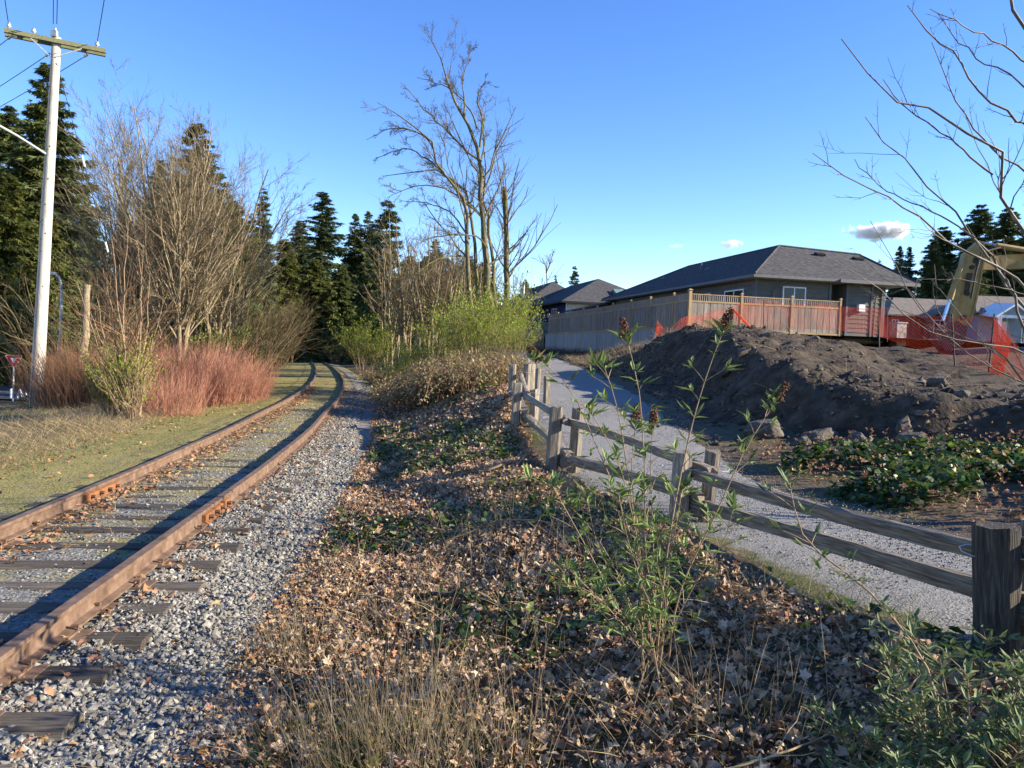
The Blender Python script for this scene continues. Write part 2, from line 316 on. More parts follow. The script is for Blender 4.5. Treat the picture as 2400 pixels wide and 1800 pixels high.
m_bramb = M('bramble_leaf', [(0.3, (0.17, 0.11, 0.055)), (0.5, (0.30, 0.235, 0.12)), (0.7, (0.17, 0.22, 0.06))], 1.5, 4, rough=0.6, island=0.5, hue=0.02, transl=0.3)
m_navy = M('navy_jacket', [(0.4, (0.01, 0.01, 0.035)), (0.6, (0.018, 0.018, 0.055))], 5, 3, rough=0.8)
m_trou = M('dark_trousers', [(0.4, (0.01, 0.01, 0.012)), (0.6, (0.02, 0.02, 0.022))], 5, 3, rough=0.8)
m_skin = M('skin', [(0.4, (0.40, 0.24, 0.17)), (0.6, (0.45, 0.28, 0.20))], 5, 3, rough=0.6)
m_hair = M('dark_hair', [(0.4, (0.012, 0.01, 0.009)), (0.6, (0.02, 0.016, 0.014))], 5, 3, rough=0.7)
m_veneer = M('stone_veneer', [(0.35, (0.14, 0.12, 0.105)), (0.5, (0.30, 0.27, 0.24)), (0.65, (0.46, 0.43, 0.39))], 5, 3, bump=0.6, bscale=6, dist=0.04)

# ------------------------------------------------------------------ terrain functions
TRK = np.array([(-14, -2.45), (-6, -2.72), (0, -3.06), (4, -3.41), (7, -3.72), (11, -4.15), (15.3, -4.75), (18.3, -5.27), (23.9, -6.2), (31.2, -7.64), (38.9, -9.3),
                (47.1, -11.3), (60.8, -14.8), (80.5, -20.1), (101.6, -26.6), (112, -31.2), (120, -37.2), (126, -46), (129, -58), (130, -76)], float)[:, ::-1]
def spline(P, n):
    P = np.asarray(P, float); d = np.r_[0, np.cumsum(np.linalg.norm(np.diff(P, axis=0), axis=1))]
    m = np.gradient(P, d, axis=0); s = np.linspace(0, d[-1], n); i = np.clip(np.searchsorted(d, s, 'right') - 1, 0, len(d) - 2)
    h = (d[i + 1] - d[i])[:, None]; t = ((s - d[i]) / (d[i + 1] - d[i]))[:, None]
    return ((2 * t**3 - 3 * t**2 + 1) * P[i] + (t**3 - 2 * t**2 + t) * h * m[i] + (-2 * t**3 + 3 * t**2) * P[i + 1] + (t**3 - t**2) * h * m[i + 1]), s
TRK_D, TRK_S = spline(TRK, 900)
TRK_T = nrm(np.gradient(TRK_D, axis=0)); TRK_N = np.stack([TRK_T[:, 1], -TRK_T[:, 0]], axis=1)     # N points to the right of the track
def zr(y): return -0.0098 * np.clip(np.asarray(y, float) - 12, 0, 93)
def xc(y): return np.interp(y, TRK_D[:, 1], TRK_D[:, 0])
def cosa(y): return np.interp(y, TRK_D[:, 1], TRK_T[:, 1])
def trk(s, u, z=0.0):
    """a point s metres along the track, u to the right of its centre, z above the rail top"""
    x = np.interp(s, TRK_S, TRK_D[:, 0]); y = np.interp(s, TRK_S, TRK_D[:, 1]); nx = np.interp(s, TRK_S, TRK_N[:, 0]); ny = np.interp(s, TRK_S, TRK_N[:, 1])
    return np.stack([x + nx * u, y + ny * u, zr(y) + z], axis=-1)
def s_of_y(y): return float(np.interp(y, TRK_D[:, 1], TRK_S))
def xf(y): return np.interp(y, [-8, 0, 3.9, 6.9, 10, 13.7, 17, 22, 31, 45, 60, 80], [6.4, 3.85, 2.54, 1.55, 0.57, 0.10, 0.01, -0.15, -0.5, -0.6, -1.6, -5])
def xr(y): return np.interp(y, [-8, 0, 4, 7, 9.3, 12, 16, 20, 25, 31, 45, 60, 80], [8.8, 6.6, 5.4, 4.15, 3.4, 3.3, 3.3, 3.25, 3.1, 2.7, 2.4, 1.3, -2])
def zp(y): return np.interp(y, [-8, 0, 4, 7, 10, 13.7, 17, 22, 31, 45, 75, 300], [.1, .12, .2, .14, .06, .28, .56, .8, 1.05, 1.25, 1.4, 1.5])
def H(x, y, bumps=True):
    x = np.asarray(x, float); y = np.asarray(y, float)
    u = (x - xc(y)) * cosa(y); zb = zr(y); xe = xc(y) + 2.0 / cosa(y)
    f = xf(y); r = xr(y)
    t = (x - xe) / np.maximum(f - xe, 0.5)
    z = (zb - 0.25) * (1 - sstep(t)) + zp(y) * sstep(t)
    z = z + np.clip(x - r, 0, 60) * (0.10 - 0.10 * sstep((y - 27) / 6)) * (x > r)
    z = np.minimum(z, np.maximum(zp(y), zb) + 1.4)
    lf = np.clip((-u - 3.3) / 9.0, 0, 1); z = np.where(u < 0, zb - 0.21 - 0.33 * sstep(lf), z)
    far = sstep((-x - 13) / 6) * sstep((y - 20) / 8); z = np.where(u < 0, z * (1 - far) + (-1.2) * far, z)
    z = np.where((y > 128) | (x < -75), np.where(u < 0, -1.25, z), z)
    if bumps:
        b = fbm(x, y, 0.9, 3) * 0.22 + fbm(x, y, 4.0, 9, 3) * 0.06
        onbank = sstep((x - xe - 0.1) / 0.7) * (1 - sstep((x - f + 0.5) / 0.6))
        z = z + b * (0.25 + 0.75 * onbank) * (np.abs(u) > 1.9)
    return z

def axis(lo, hi, knots):
    """non-uniform grid line: knots [(pos, step)] step interpolated"""
    p = [lo]; ks = np.array(knots)
    while p[-1] < hi: p.append(p[-1] + float(np.interp(p[-1], ks[:, 0], ks[:, 1])))
    return np.array(p)
gx = axis(-700, 700, [(-700, 80), (-60, 4), (-14, 0.6), (-6, 0.16), (6, 0.16), (12, 0.6), (40, 3), (700, 80)])
gy = axis(-120, 1400, [(-120, 30), (-6, 0.8), (0, 0.16), (14, 0.16), (30, 0.4), (60, 1.2), (130, 3), (1400, 120)])
GX, GY = np.meshgrid(gx, gy); gz = H(GX, GY)
GU = (GX - xc(GY)) * cosa(GY); gz = gz - 0.09 * ((GU > -3.8) & (GU < 2.0))
ix = np.arange(len(gx) * len(gy)).reshape(len(gy), len(gx))
quads = np.stack([ix[:-1, :-1], ix[:-1, 1:], ix[1:, 1:], ix[1:, :-1]], -1).reshape(-1, 4)
ob('ground', mk('ground', np.stack([GX, GY, gz], -1).reshape(-1, 3), [quads], m_ground, True), kind='structure')

def strip(name, rows, mat, attrs=None, **kw):
    rows = np.asarray(rows); a, b, _ = rows.shape; ix = np.arange(a * b).reshape(a, b)
    q = np.stack([ix[:-1, :-1], ix[:-1, 1:], ix[1:, 1:], ix[1:, :-1]], -1).reshape(-1, 4)
    return ob(name, mk(name, rows.reshape(-1, 3), [q], mat, True, attrs), **kw)

# ballast bed: gravel shoulder, mossy between the rails and on the left
ss = axis(s_of_y(-12), s_of_y(45), [(0, 0.12), (30, 0.12), (60, 0.5)]); ss = np.r_[ss, np.arange(ss[-1] + 1.0, TRK_S[-1], 1.5)]
uu = np.r_[np.arange(-3.9, 2.3, 0.1)]
SS, UU = np.meshgrid(ss, uu, indexing='ij'); Pb = trk(SS, UU)
def prof_z(u, y):
    return np.interp(u, [-3.9, -3.2, -1.5, -1.25, 1.05, 1.35, 2.0, 2.25], [-0.235, -0.215, -0.195, -0.178, -0.178, -0.215, -0.235, -0.27]) + np.interp(y, [5, 9, 18], [0, .012, .030]) * (np.abs(u) < 1.6)
prof = prof_z(UU, Pb[..., 1])
Pb[..., 2] += prof + fbm(Pb[..., 0], Pb[..., 1], 2.5, 21, 3) * 0.05 + (vnoise(Pb[..., 0], Pb[..., 1], 9, 4) - 0.5) * 0.012
moss = np.interp(UU, [-3.9, -3.0, -1.3, -0.6, 0.3, 0.9, 1.2, 1.7, 2.3], [0.75, .85, .8, .5, .5, .4, -.25, -.2, .3])
moss = moss + np.interp(Pb[..., 1], [0, 8, 16, 30, 60], [-.3, -.05, .1, .35, .6]) * (UU < 2.3)
moss = np.where(UU < -(2.3 + .035 * np.clip(Pb[..., 1], 0, 40)), np.minimum(moss, .75), moss)
strip('ballast', Pb, m_ballast, {'moss': moss.ravel()}, kind='structure')

# gravel path
py = axis(-10, 78, [(-10, 0.5), (0, 0.15), (14, 0.15), (30, 0.5), (78, 1.5)]); pt = np.linspace(0, 1, 26)
PY, PT = np.meshgrid(py, pt, indexing='ij'); wob = fbm(PY, PY * 0, 0.7, 40, 3)
PXl = xf(PY) + np.interp(PY, [4, 8, 12], [-.45, -.2, .25]) + 0.25 * fbm(PY, PY * 0, 1.3, 33, 3); PXr = xr(PY) + 0.5 * fbm(PY, PY * 0, 0.9, 37, 3)
PX = PXl + (PXr - PXl) * PT
PZ = zp(PY) + 0.02 + fbm(PX, PY, 1.5, 29, 3) * 0.03 - 0.05 * np.abs(PT * 2 - 1)**6 + np.maximum(0, H(PX, PY) - zp(PY)) * 1.0
edge = np.abs(PT * 2 - 1)**3 * 1.0 + np.clip((xf(PY) + .35 - PX) / .5, 0, 1) * .6
strip('path', np.stack([PX, PY, PZ], -1), m_path, {'edge': edge.ravel() * 1.1 - 0.35}, kind='structure')

# the raised lot behind the retaining wall
lot = np.array([(9.15, 40.3), (40, 46.6), (160, 60), (160, 400), (-40, 400), (2.0, 92), (3.25, 73)])
lotz = [3.0, 3.0, 3.7, 4.0, 2.6, 2.9, 3.0]
ob('house_lot_ground', MB().poly([(x, y, z) for (x, y), z in zip(lot, lotz)]).mesh('house_lot_ground', m_soil), kind='structure')

# soil mound left by digging
TOE = np.array([(2.75, 36), (3.0, 31), (3.45, 26), (3.7, 21), (3.75, 17), (3.85, 14.8), (4.7, 12.9), (6.3, 11.4), (8.5, 10.0), (14, 7.8), (22, 6)], float)
def toe_dist(x, y):
    best = np.full(np.shape(x), 1e9); side = np.zeros(np.shape(x))
    for a, b in zip(TOE[:-1], TOE[1:]):
        ab = b - a; t = np.clip(((x - a[0]) * ab[0] + (y - a[1]) * ab[1]) / (ab @ ab), 0, 1)
        dx = x - (a[0] + t * ab[0]); dy = y - (a[1] + t * ab[1]); d = np.hypot(dx, dy)
        s = np.sign(ab[0] * dy - ab[1] * dx); m = d < best; best = np.where(m, d, best); side = np.where(m, s, side)
    return best * side
def mound_z(x, y):
    d = toe_dist(x, y) + fbm(x, y, 0.6, 71, 3) * 0.9
    crest = np.interp(y, [6, 9, 11, 13, 15.5, 18, 20, 22, 25, 27.5, 31, 34, 38], [1.0, 1.05, 1.12, 1.28, 1.62, 2.12, 2.42, 2.56, 2.5, 2.2, 1.95, 1.9, 1.9])
    crest = crest + fbm(x, y, 0.55, 77, 3) * 0.5
    base = zp(y) + 0.12; lft = sstep((x - 2.9) / 3.0); h = np.maximum(crest - base, 0.3) * (1 - (1 - lft) * sstep((y - 23) / 4)) + .02
    w = h / 0.80
    t = np.clip(d / w, -0.4, 1)
    z = base - 0.06 + h * (0.25 * t + 0.75 * t * t * (3 - 2 * t)) * (t > 0) + np.minimum(t, 0) * 0.6
    behind = sstep((d - w - 0.8) / 4.0)
    site = np.interp(y, [6, 14, 22, 30, 38], [0.7, 0.95, 1.8, 2.3, 2.8])
    z = z * (1 - behind) + np.minimum(z, site) * behind
    on = sstep(t * 3)
    z = z + on * (fbm(x, y, 1.7, 81, 4) * 0.36 + fbm(x, y, 5.5, 85, 3) * 0.20)
    return z
mx_ = axis(2.2, 34, [(2, 0.12), (10, 0.14), (13, 0.3), (34, 0.9)]); my_ = axis(6, 41, [(6, 0.18), (12, 0.12), (28, 0.14), (41, 0.3)])
MX, MY = np.meshgrid(mx_, my_); MZ = mound_z(MX, MY)
ix = np.arange(MX.size).reshape(MX.shape); q = np.stack([ix[:-1, :-1], ix[:-1, 1:], ix[1:, 1:], ix[1:, :-1]], -1).reshape(-1, 4)
keep = (MZ > H(MX, MY, False) - 0.25).ravel()[q].any(axis=1)
ob('soil_mound', mk('soil_mound', np.stack([MX, MY, MZ], -1).reshape(-1, 3), [q[keep]], m_soil, True), kind='structure')

# road beyond the left verge, with kerb line
rd = MB(); rd.poly([(-16.2, 31, -1.13), (-16.6, 46, -1.13), (-60, 60, -1.13), (-60, 36, -1.13)])
ob('road', rd.mesh('road', m_asphalt), kind='structure')
kb = MB(); kb.box((-38, 53.4, -1.05), (46, 0.3, 0.3), Matrix.Rotation(R_(-17.9), 3, 'Z'))
ob('kerb', kb.mesh('kerb', m_conc), kind='structure')

# ------------------------------------------------------------------ railway track
track = empty('railway_track', (0, 0, 0), label='rusty single railway track on mossy wooden ties curving away to the left', cat='railway track')
RP = np.array([(-.036, 0), (.036, 0), (.037, -.03), (.012, -.045), (.009, -.06), (.009, -.118), (.018, -.128), (.07, -.138), (.07, -.150), (-.07, -.150), (-.07, -.138), (-.018, -.128), (-.009, -.118), (-.009, -.06), (-.012, -.045), (-.037, -.03)])
rs = axis(s_of_y(-12), s_of_y(40), [(0, 0.4), (60, 0.8)]); rs = np.r_[rs, np.arange(rs[-1] + 1, TRK_S[-1], 1.2)]
def sweep(prof, ss_, u0, name, mat, parent):
    n = len(prof); P = np.stack([trk(ss_, u0 + p[0], p[1]) for p in prof], axis=1)
    ix = np.arange(len(ss_) * n).reshape(len(ss_), n); nx = np.roll(ix, -1, 1)
    q = np.stack([ix[:-1], nx[:-1], nx[1:], ix[1:]], -1).reshape(-1, 4)
    caps = np.array([ix[0][::-1], ix[-1]])
    return ob(name, mk(name, P.reshape(-1, 3), [q, caps], mat), parent)
rails = [sweep(RP, rs, u0, 'rail', m_rail, track) for u0 in (-0.752, 0.752)]
for (r_, u0, sy, side) in ((rails[0], -0.752, 8.75, 1), (rails[1], 0.752, 7.85, 1)):
    s0 = s_of_y(sy)
    jp = np.array([(0.012, -0.05), (0.045, -0.058), (0.05, -0.085), (0.046, -0.118), (0.075, -0.134), (0.03, -0.134), (0.012, -0.12)]) * [side, 1]
    sweep(jp, np.linspace(s0 - 0.45, s0 + 0.45, 4), u0, 'joint_bar', m_joint, r_)
    for k in range(4):
        p = trk(s0 - 0.33 + 0.22 * k, u0 + 0.055 * side, -0.088); q_ = trk(s0 - 0.33 + 0.22 * k, u0 + 0.095 * side, -0.088)
        ob('bolt', MB().tube([p, q_], 0.022, 6).mesh('bolt', m_rail), r_)
def timber(L, w, h, seed, rough=0.02, n=7, S=10, taper=0.0, wedge=0.0):
    """hewn or split timber along local x, irregular section"""
    rg = np.random.default_rng(seed); a = (np.arange(S) + 0.5) * 2 * math.pi / S
    sq = 1 / np.maximum(np.abs(np.cos(a)), np.abs(np.sin(a))); sec = np.stack([np.cos(a) * sq * w / 2, np.sin(a) * sq * h / 2], -1)
    sec = sec * (1 + rg.normal(0, rough * 2.5, (S, 1))); sec[:, 0] *= 1 + wedge * sec[:, 1] / h
    xs = np.linspace(-L / 2, L / 2, n); V = []
    bow = rg.normal(0, rough * 1.2, 2)
    for i, x in enumerate(xs):
        k = 1 - taper * (i / (n - 1)); b = (1 - (2 * i / (n - 1) - 1)**2)
        o = rg.normal(0, rough, (S, 2)) * [w, h]
        V.append(np.c_[np.full(S, x) + rg.normal(0, rough * 0.3, S), sec * k + o * 0.5 + bow * b * L * 0.1])
    V = np.array(V); ix = np.arange(n * S).reshape(n, S); nx = np.roll(ix, -1, 1)
    return V.reshape(-1, 3), np.stack([ix[:-1], nx[:-1], nx[1:], ix[1:]], -1).reshape(-1, 4), np.array([ix[0][::-1], ix[-1]])
tie_meshes = []
for k in range(6):
    V, q, c = timber(2.55, 0.225, 0.17, 100 + k, 0.012, 9); tie_meshes.append(mk('tie', V, [q, c], m_tie))
plate_me = MB().box((0, 0, 0), (0.34, 0.19, 0.016)).box((0.085, 0, 0.014), (0.025, 0.18, 0.014)).box((-0.085, 0, 0.014), (0.025, 0.18, 0.014)).mesh('tie_plate', m_rail)
spk = MB(); spk.tube([(0, 0, -0.05), (0, 0, 0.035)], 0.009, 5); spk.box((-0.012, 0, 0.04), (0.045, 0.026, 0.014)); spike_me = spk.mesh('spike', m_rail)
s0 = s_of_y(-9); k = 0; ties = []
while s0 < s_of_y(112):
    p = trk(s0, 0.0, -0.238 + random.uniform(-0.012, 0.006)); T = (trk(s0 + 0.3, 0) - trk(s0 - 0.3, 0)); ang = math.atan2(T[1], T[0]) - math.pi / 2
    t = ob('tie', tie_meshes[k % 6], track, p, ang + random.uniform(-0.02, 0.02)); ties.append(t)
    t.location.x += random.uniform(-.05, .06)
    if 1.5 < p[1] < 19:
        for u0 in (-0.752, 0.752):
            ob('tie_plate', plate_me, t, (u0, 0, 0.082))
            for dx in (-0.088, 0.088):
                sp = ob('spike', spike_me, t, (u0 + dx, random.choice((-0.05, 0.05)), 0.088)); sp.rotation_euler = (0, 0, 0 if dx > 0 else math.pi)
    s0 += 0.545 * random.uniform(0.93, 1.08); k += 1

# ------------------------------------------------------------------ ballast stones, litter, ivy, grass (stuff)
def stone_temps(n, seed):
    rg = np.random.default_rng(seed); ph = (1 + 5**.5) / 2
    V0 = nrm(np.array([(-1, ph, 0), (1, ph, 0), (-1, -ph, 0), (1, -ph, 0), (0, -1, ph), (0, 1, ph), (0, -1, -ph), (0, 1, -ph), (ph, 0, -1), (ph, 0, 1), (-ph, 0, -1), (-ph, 0, 1)], float))
    F0 = np.array([(0, 11, 5), (0, 5, 1), (0, 1, 7), (0, 7, 10), (0, 10, 11), (1, 5, 9), (5, 11, 4), (11, 10, 2), (10, 7, 6), (7, 1, 8), (3, 9, 4), (3, 4, 2), (3, 2, 6), (3, 6, 8), (3, 8, 9), (4, 9, 5), (2, 4, 11), (6, 2, 10), (8, 6, 7), (9, 8, 1)])
    return [(V0 * rg.uniform(0.5, 1.3, (12, 1)) * np.array([1, rg.uniform(.65, 1), rg.uniform(.5, .8)]), [F0]) for _ in range(n)]
STONES = stone_temps(8, 5)
def ballast_z(x, y):
    u = (x - xc(y)) * cosa(y)
    pr = prof_z(u, y)
    return zr(y) + pr + fbm(x, y, 2.5, 21, 3) * 0.05
def pts_rect(n, y0, y1, f0, f1, rg, pw=1.0):
    y = y0 + (y1 - y0) * rg.random(n)**pw; a = rg.random(n); x0 = f0(y); x1 = f1(y); return x0 + (x1 - x0) * a, y
rg = np.random.default_rng(21)
A = []
for n, y0, y1, ua, ub, sc in ((23000, 2.6, 8.5, 0.84, 2.25, .0145), (9500, 8.5, 16, 0.84, 2.0, .017), (2600, 4, 12, -0.7, 0.7, .012), (1600, 2.2, 5, -2.2, 0.9, .016), (2500, 16, 26, .85, 1.6, .022), (2200, 12, 24, -.7, .7, .014), (3600, .8, 3.2, .6, 2.4, .0145)):
    x, y = pts_rect(n, y0, y1, lambda v: xc(v) + ua / cosa(v), lambda v: xc(v) + ub / cosa(v), rg); A.append((x, y, sc * np.exp(rg.normal(0, .32, n))))
x = np.concatenate([a[0] for a in A]); y = np.concatenate([a[1] for a in A]); sc = np.concatenate([a[2] for a in A])
uu0 = (x - xc(y)) * cosa(y); z = np.where(np.abs(uu0) < 1.95, ballast_z(x, y), np.maximum(ballast_z(x, y), H(x, y))) + sc * rg.uniform(-.25, .5, len(x))
V, F = scatter(STONES, np.stack([x, y, z], -1), eul(rg.normal(0, .5, len(x)), rg.normal(0, .5, len(x)), rg.uniform(0, 6.28, len(x))), sc, rg)
ob('gravel', mk('gravel', V, F, m_stone), label='grey crushed stone ballast lying loose along the track', cat='gravel', kind='stuff')

def leaf_temp(out, rg, curl, fold):
    a = np.radians([p[0] for p in out]); r = np.array([p[1] for p in out]); P = np.stack([np.cos(a) * r, np.sin(a) * r], -1); P = np.r_[[[0, 0]], P]
    rr = np.hypot(P[:, 0], P[:, 1]); th = np.arctan2(P[:, 1], P[:, 0]); ph = rg.uniform(0, 6.28)
    z = curl * rr**2 * np.cos(2 * (th - ph)) + fold * np.abs(P[:, 0]) + rg.normal(0, .08, len(P)) * rr
    n = len(out); F = np.array([[0, 1 + i, 1 + (i + 1) % n] for i in range(n)])
    return np.c_[P, z], [F]
MAPLE = [(-90, .4), (-45, .62), (-8, .8), (18, .62), (42, 1.0), (64, .68), (90, 1.08), (116, .68), (138, 1.0), (162, .62), (188, .8), (225, .62)]
OVAL = [(-90, .95), (-40, .55), (0, .42), (40, .6), (90, 1.0), (140, .6), (180, .42), (220, .55)]
IVY = [(-90, .35), (-40, .75), (0, .62), (35, .7), (90, 1.1), (145, .7), (180, .62), (220, .75)]
rt = np.random.default_rng(3)
def crumple(T, rg, k):
    V, F = T; V = V.copy(); a = rg.uniform(0, 6.28); ax = np.array([math.cos(a), math.sin(a)]); q_ = V[:, :2] @ ax
    V[:, :2] -= ax * (q_ * (1 - np.sinc(np.clip(np.abs(q_) * k / 3.1, 0, .9))))[:, None]; V[:, 2] += k * .55 * q_**2 * np.sign(rg.normal()); V[:, :2] *= rg.uniform(.7, 1.15, (len(V), 1)); V[:, 2] += rg.normal(0, .1, len(V)); return V, F
T_MAP = [crumple(leaf_temp(MAPLE, rt, c, f), rt, kq) for c, f, kq in ((.35, .25, .8), (-.4, .3, 1.5), (.55, -.2, 1.1), (.2, .5, 1.9), (.6, .4, .5), (.5, .6, 1.7), (-.6, .5, 1.3), (.3, .8, 2.2), (.7, -.5, 1.6))]
T_OV = [leaf_temp(OVAL, rt, c, f) for c, f in ((.3, .3), (.4, -.3), (.5, .5))]
T_IVY = [leaf_temp(IVY, rt, c, f) for c, f in ((.1, .12), (-.12, .15), (.15, -.1))]
def xe(v): return xc(v) + 2.0 / cosa(v)
def leaf_layer(name, temps, x, y, z, size, tilt, mat, rg, flat=.55, **kw):
    n = len(x); V, F = scatter(temps, np.stack([x, y, z], -1), eul(rg.normal(0, tilt, n), rg.normal(0, tilt, n), rg.uniform(0, 6.28, n)), np.asarray(size)[:, None] * np.array([[1.0, 1.0, flat]]), rg)
    return ob(name, mk(name, V, F, mat), **kw)
rg = np.random.default_rng(31)
def litter_pts(specs):
    X = []; Y = []; S = []
    for n, y0, y1, a0, a1, sc in specs:
        x, y = pts_rect(n, y0, y1, lambda v: xe(v) + a0, lambda v: xf(v) + a1, rg); X.append(x); Y.append(y); S.append(sc * np.clip(np.exp(rg.normal(0, .38, n)), .4, 1.55))
    return np.concatenate(X), np.concatenate(Y), np.concatenate(S)
x, y, s_ = litter_pts([(21000, 1.2, 6.5, -.12, -.42, .031), (13000, 6.5, 12, -.1, -.05, .034), (8500, 12, 20, -.1, .1, .042), (2600, 20, 30, -.1, -.5, .055)])
keepm = rg.random(len(x)) < 0.15 + 1.15 * vnoise(x, y, 1.1, 61)
x, y, s_ = x[keepm], y[keepm], s_[keepm]
leaf_layer('leaf_litter', T_MAP + T_OV, x, y, H(x, y) + rg.uniform(.0, .06, len(x)), s_, .42, m_litter, rg, label='brown fallen maple leaves covering the bank between track and rail fence', cat='leaves', kind='stuff')
x, y, s_ = litter_pts([(3600, 1.2, 6.5, .1, -.45, .038), (3000, 6.5, 12, 0, -.1, .04), (2600, 12, 20, 0, 0, .05), (900, 20, 30, 0, -.5, .06)])
leaf_layer('bleached_leaf_litter', T_MAP, x, y, H(x, y) + rg.uniform(.015, .075, len(x)), s_, .45, m_litter2, rg, label='pale bleached fallen leaves lying over the brown ones on the bank', cat='leaves', kind='stuff')
x, y, s_ = litter_pts([(16000, 1.2, 6.5, -.2, -.3, .013), (9000, 6.5, 12, -.15, 0, .016)])
leaf_layer('leaf_fragments', T_OV + T_MAP[:3], x, y, H(x, y) + rg.uniform(.02, .085, len(x)), s_, .6, m_litter2, rg, label='broken leaf crumbs strewn over the bank', cat='leaves', kind='stuff')
# small stray leaves on the ballast and between the ties
n = 5200; sx = rg.uniform(s_of_y(3), s_of_y(34), n); uu_ = np.where(rg.random(n) < .5, rg.normal(-.52, .15, n), np.where(rg.random(n) < .35, rg.normal(1.0, .2, n), np.where(rg.random(n) < .6, rg.normal(-2.9, .5, n), rg.uniform(-3.0, 2.1, n))))
p = trk(sx, uu_); zz = ballast_z(p[:, 0], p[:, 1]) + rg.uniform(.01, .05, n)
leaf_layer('stray_leaves', T_OV + T_MAP[:2], p[:, 0], p[:, 1], zz, rg.uniform(.02, .05, n), .4, m_litter, rg, label='dry reddish leaves blown against the rails and over the ties', cat='leaves', kind='stuff')
# ivy running through the litter
x, y, s_ = litter_pts([(6500, 1.5, 8, .0, -.2, .034), (5000, 8, 14, 0, -.2, .036), (2500, 14, 20, 0, -.3, .04)])
mk_ = vnoise(x, y, .8, 90) + .35 * vnoise(x, y, 3, 91) + .12 * sstep(1 - (x - xe(y)) / 2.2) > .78
x, y, s_ = x[mk_], y[mk_], s_[mk_]
leaf_layer('bank_ivy', T_IVY, x, y, H(x, y) + rg.uniform(.03, .11, len(x)), s_, .45, m_ivy, rg, label='dark ivy trailing through the fallen leaves on the bank', cat='ivy', kind='stuff')
# ivy patch right of the path
n = 14000; px_ = rg.uniform(2.7, 8.5, n); py_ = rg.uniform(5.2, 10.9, n)
d = toe_dist(px_, py_); ok = (px_ > xr(py_) - .12 + .35 * vnoise(py_, py_ * 0, 1.3, 5)) & (px_ > 3.4 + .30 * (py_ - 9.3)) & (d < .5) & (vnoise(px_, py_, .9, 17) > .3)
px_, py_ = px_[ok], py_[ok]; hump = .24 * sstep((px_ - xr(py_)) / .9) * (.5 + vnoise(px_, py_, 1.1, 8))
zz = np.maximum(H(px_, py_), np.where(toe_dist(px_, py_) > -.2, mound_z(px_, py_), -9)) + hump * rg.uniform(.25, 1, len(px_))
leaf_layer('path_ivy', T_IVY, px_, py_, zz, rg.uniform(.04, .075, len(px_)), .55, m_ivy, rg, label='glossy ivy mat between the gravel path and the soil mound', cat='ivy', kind='stuff')
n = 3200; px_ = rg.uniform(2.9, 9, n); py_ = rg.uniform(4.2, 12, n); ok = (px_ > xr(py_) + .2) & (toe_dist(px_, py_) < .7); px_, py_ = px_[ok], py_[ok]
zz = np.maximum(H(px_, py_), np.where(toe_dist(px_, py_) > -.3, mound_z(px_, py_), -9)) + rg.uniform(.02, .25, len(px_))
leaf_layer('path_leaf_litter', T_MAP, px_, py_, zz, rg.uniform(.03, .055, len(px_)), .5, m_litter, rg, label='pale dead leaves caught in the ivy beside the path', cat='leaves', kind='stuff')

def blades(base, Ht, lean, width, rg, K=4, droop=.3):
    """curved grass blades: thin tapering three-sided stems"""
    n = len(base); t = np.linspace(0, 1, K)[None, :, None]; d = nrm(np.c_[lean, np.ones(n)])
    P = base[:, None, :] + d[:, None, :] * Ht[:, None, None] * t + np.c_[lean, -.25 * np.ones(n)][:, None, :] * (Ht * droop)[:, None, None] * t**2.2
    Rr = width[:, None] * np.linspace(1, .18, K)[None, :]
    return tubes(P, Rr, 3)
def grass(name, x, y, z, h, lean, w, mat, rg, K=4, droop=.35, **kw):
    n = len(x); V, Q = blades(np.stack([x, y, z], -1), h, rg.normal(0, lean, (n, 2)), w, rg, K, droop)
    return ob(name, mk(name, V, [Q], mat), **kw)
rg = np.random.default_rng(44)
# dry grass along the left verge
n = 30000; yy = 4 + 32 * rg.random(n)**1.3; xx = xc(yy) - 2.3 - .035 * yy - np.abs(rg.normal(0, 1.9, n)) - .25 * rg.random(n); ok = vnoise(xx, yy, .7, 12) > .26; xx, yy = xx[ok], yy[ok]
grass('verge_dry_grass', xx, yy, H(xx, yy) - .02, rg.uniform(.05, .42, len(xx)) * (.3 + 1.2 * vnoise(xx, yy, .6, 14)) * np.clip((xc(yy) - xx - 2.0) / 1.4, .35, 1), .6, rg.uniform(.0018, .0036, len(xx)), m_dry, rg, label='dry straw coloured grass along the left verge of the track', cat='grass', kind='stuff')
n = 7000; yy = 4 + 26 * rg.random(n); xx = xc(yy) - 2.6 - 5.5 * rg.random(n)**1.1; ok = vnoise(xx, yy, .5, 15) > .42; xx, yy = xx[ok], yy[ok]
grass('verge_green_grass', xx, yy, H(xx, yy) - .02, rg.uniform(.06, .25, len(xx)), .5, rg.uniform(.002, .004, len(xx)), m_grass, rg, label='short green grass on the verge left of the track', cat='grass', kind='stuff')
n = 7000; ss_ = rg.uniform(s_of_y(2.5), s_of_y(40), n); us_ = np.where(rg.random(n) < .7, rg.uniform(-.68, .68, n), rg.normal(1.75, .3, n)); p = trk(ss_, us_); ok = vnoise(p[:, 0], p[:, 1], 1.5, 27) > .35; p = p[ok]; n = len(p)
V, Q = blades(np.c_[p[:, :2], ballast_z(p[:, 0], p[:, 1]) + .012], rg.uniform(.03, .13, n), rg.normal(0, 3.0, (n, 2)), rg.uniform(.0012, .0026, n), rg, 3, .1)
ob('track_straw', mk('track_straw', V, [Q], m_dry), label='bits of straw lying between the rails and on the shoulder', cat='straw', kind='stuff')
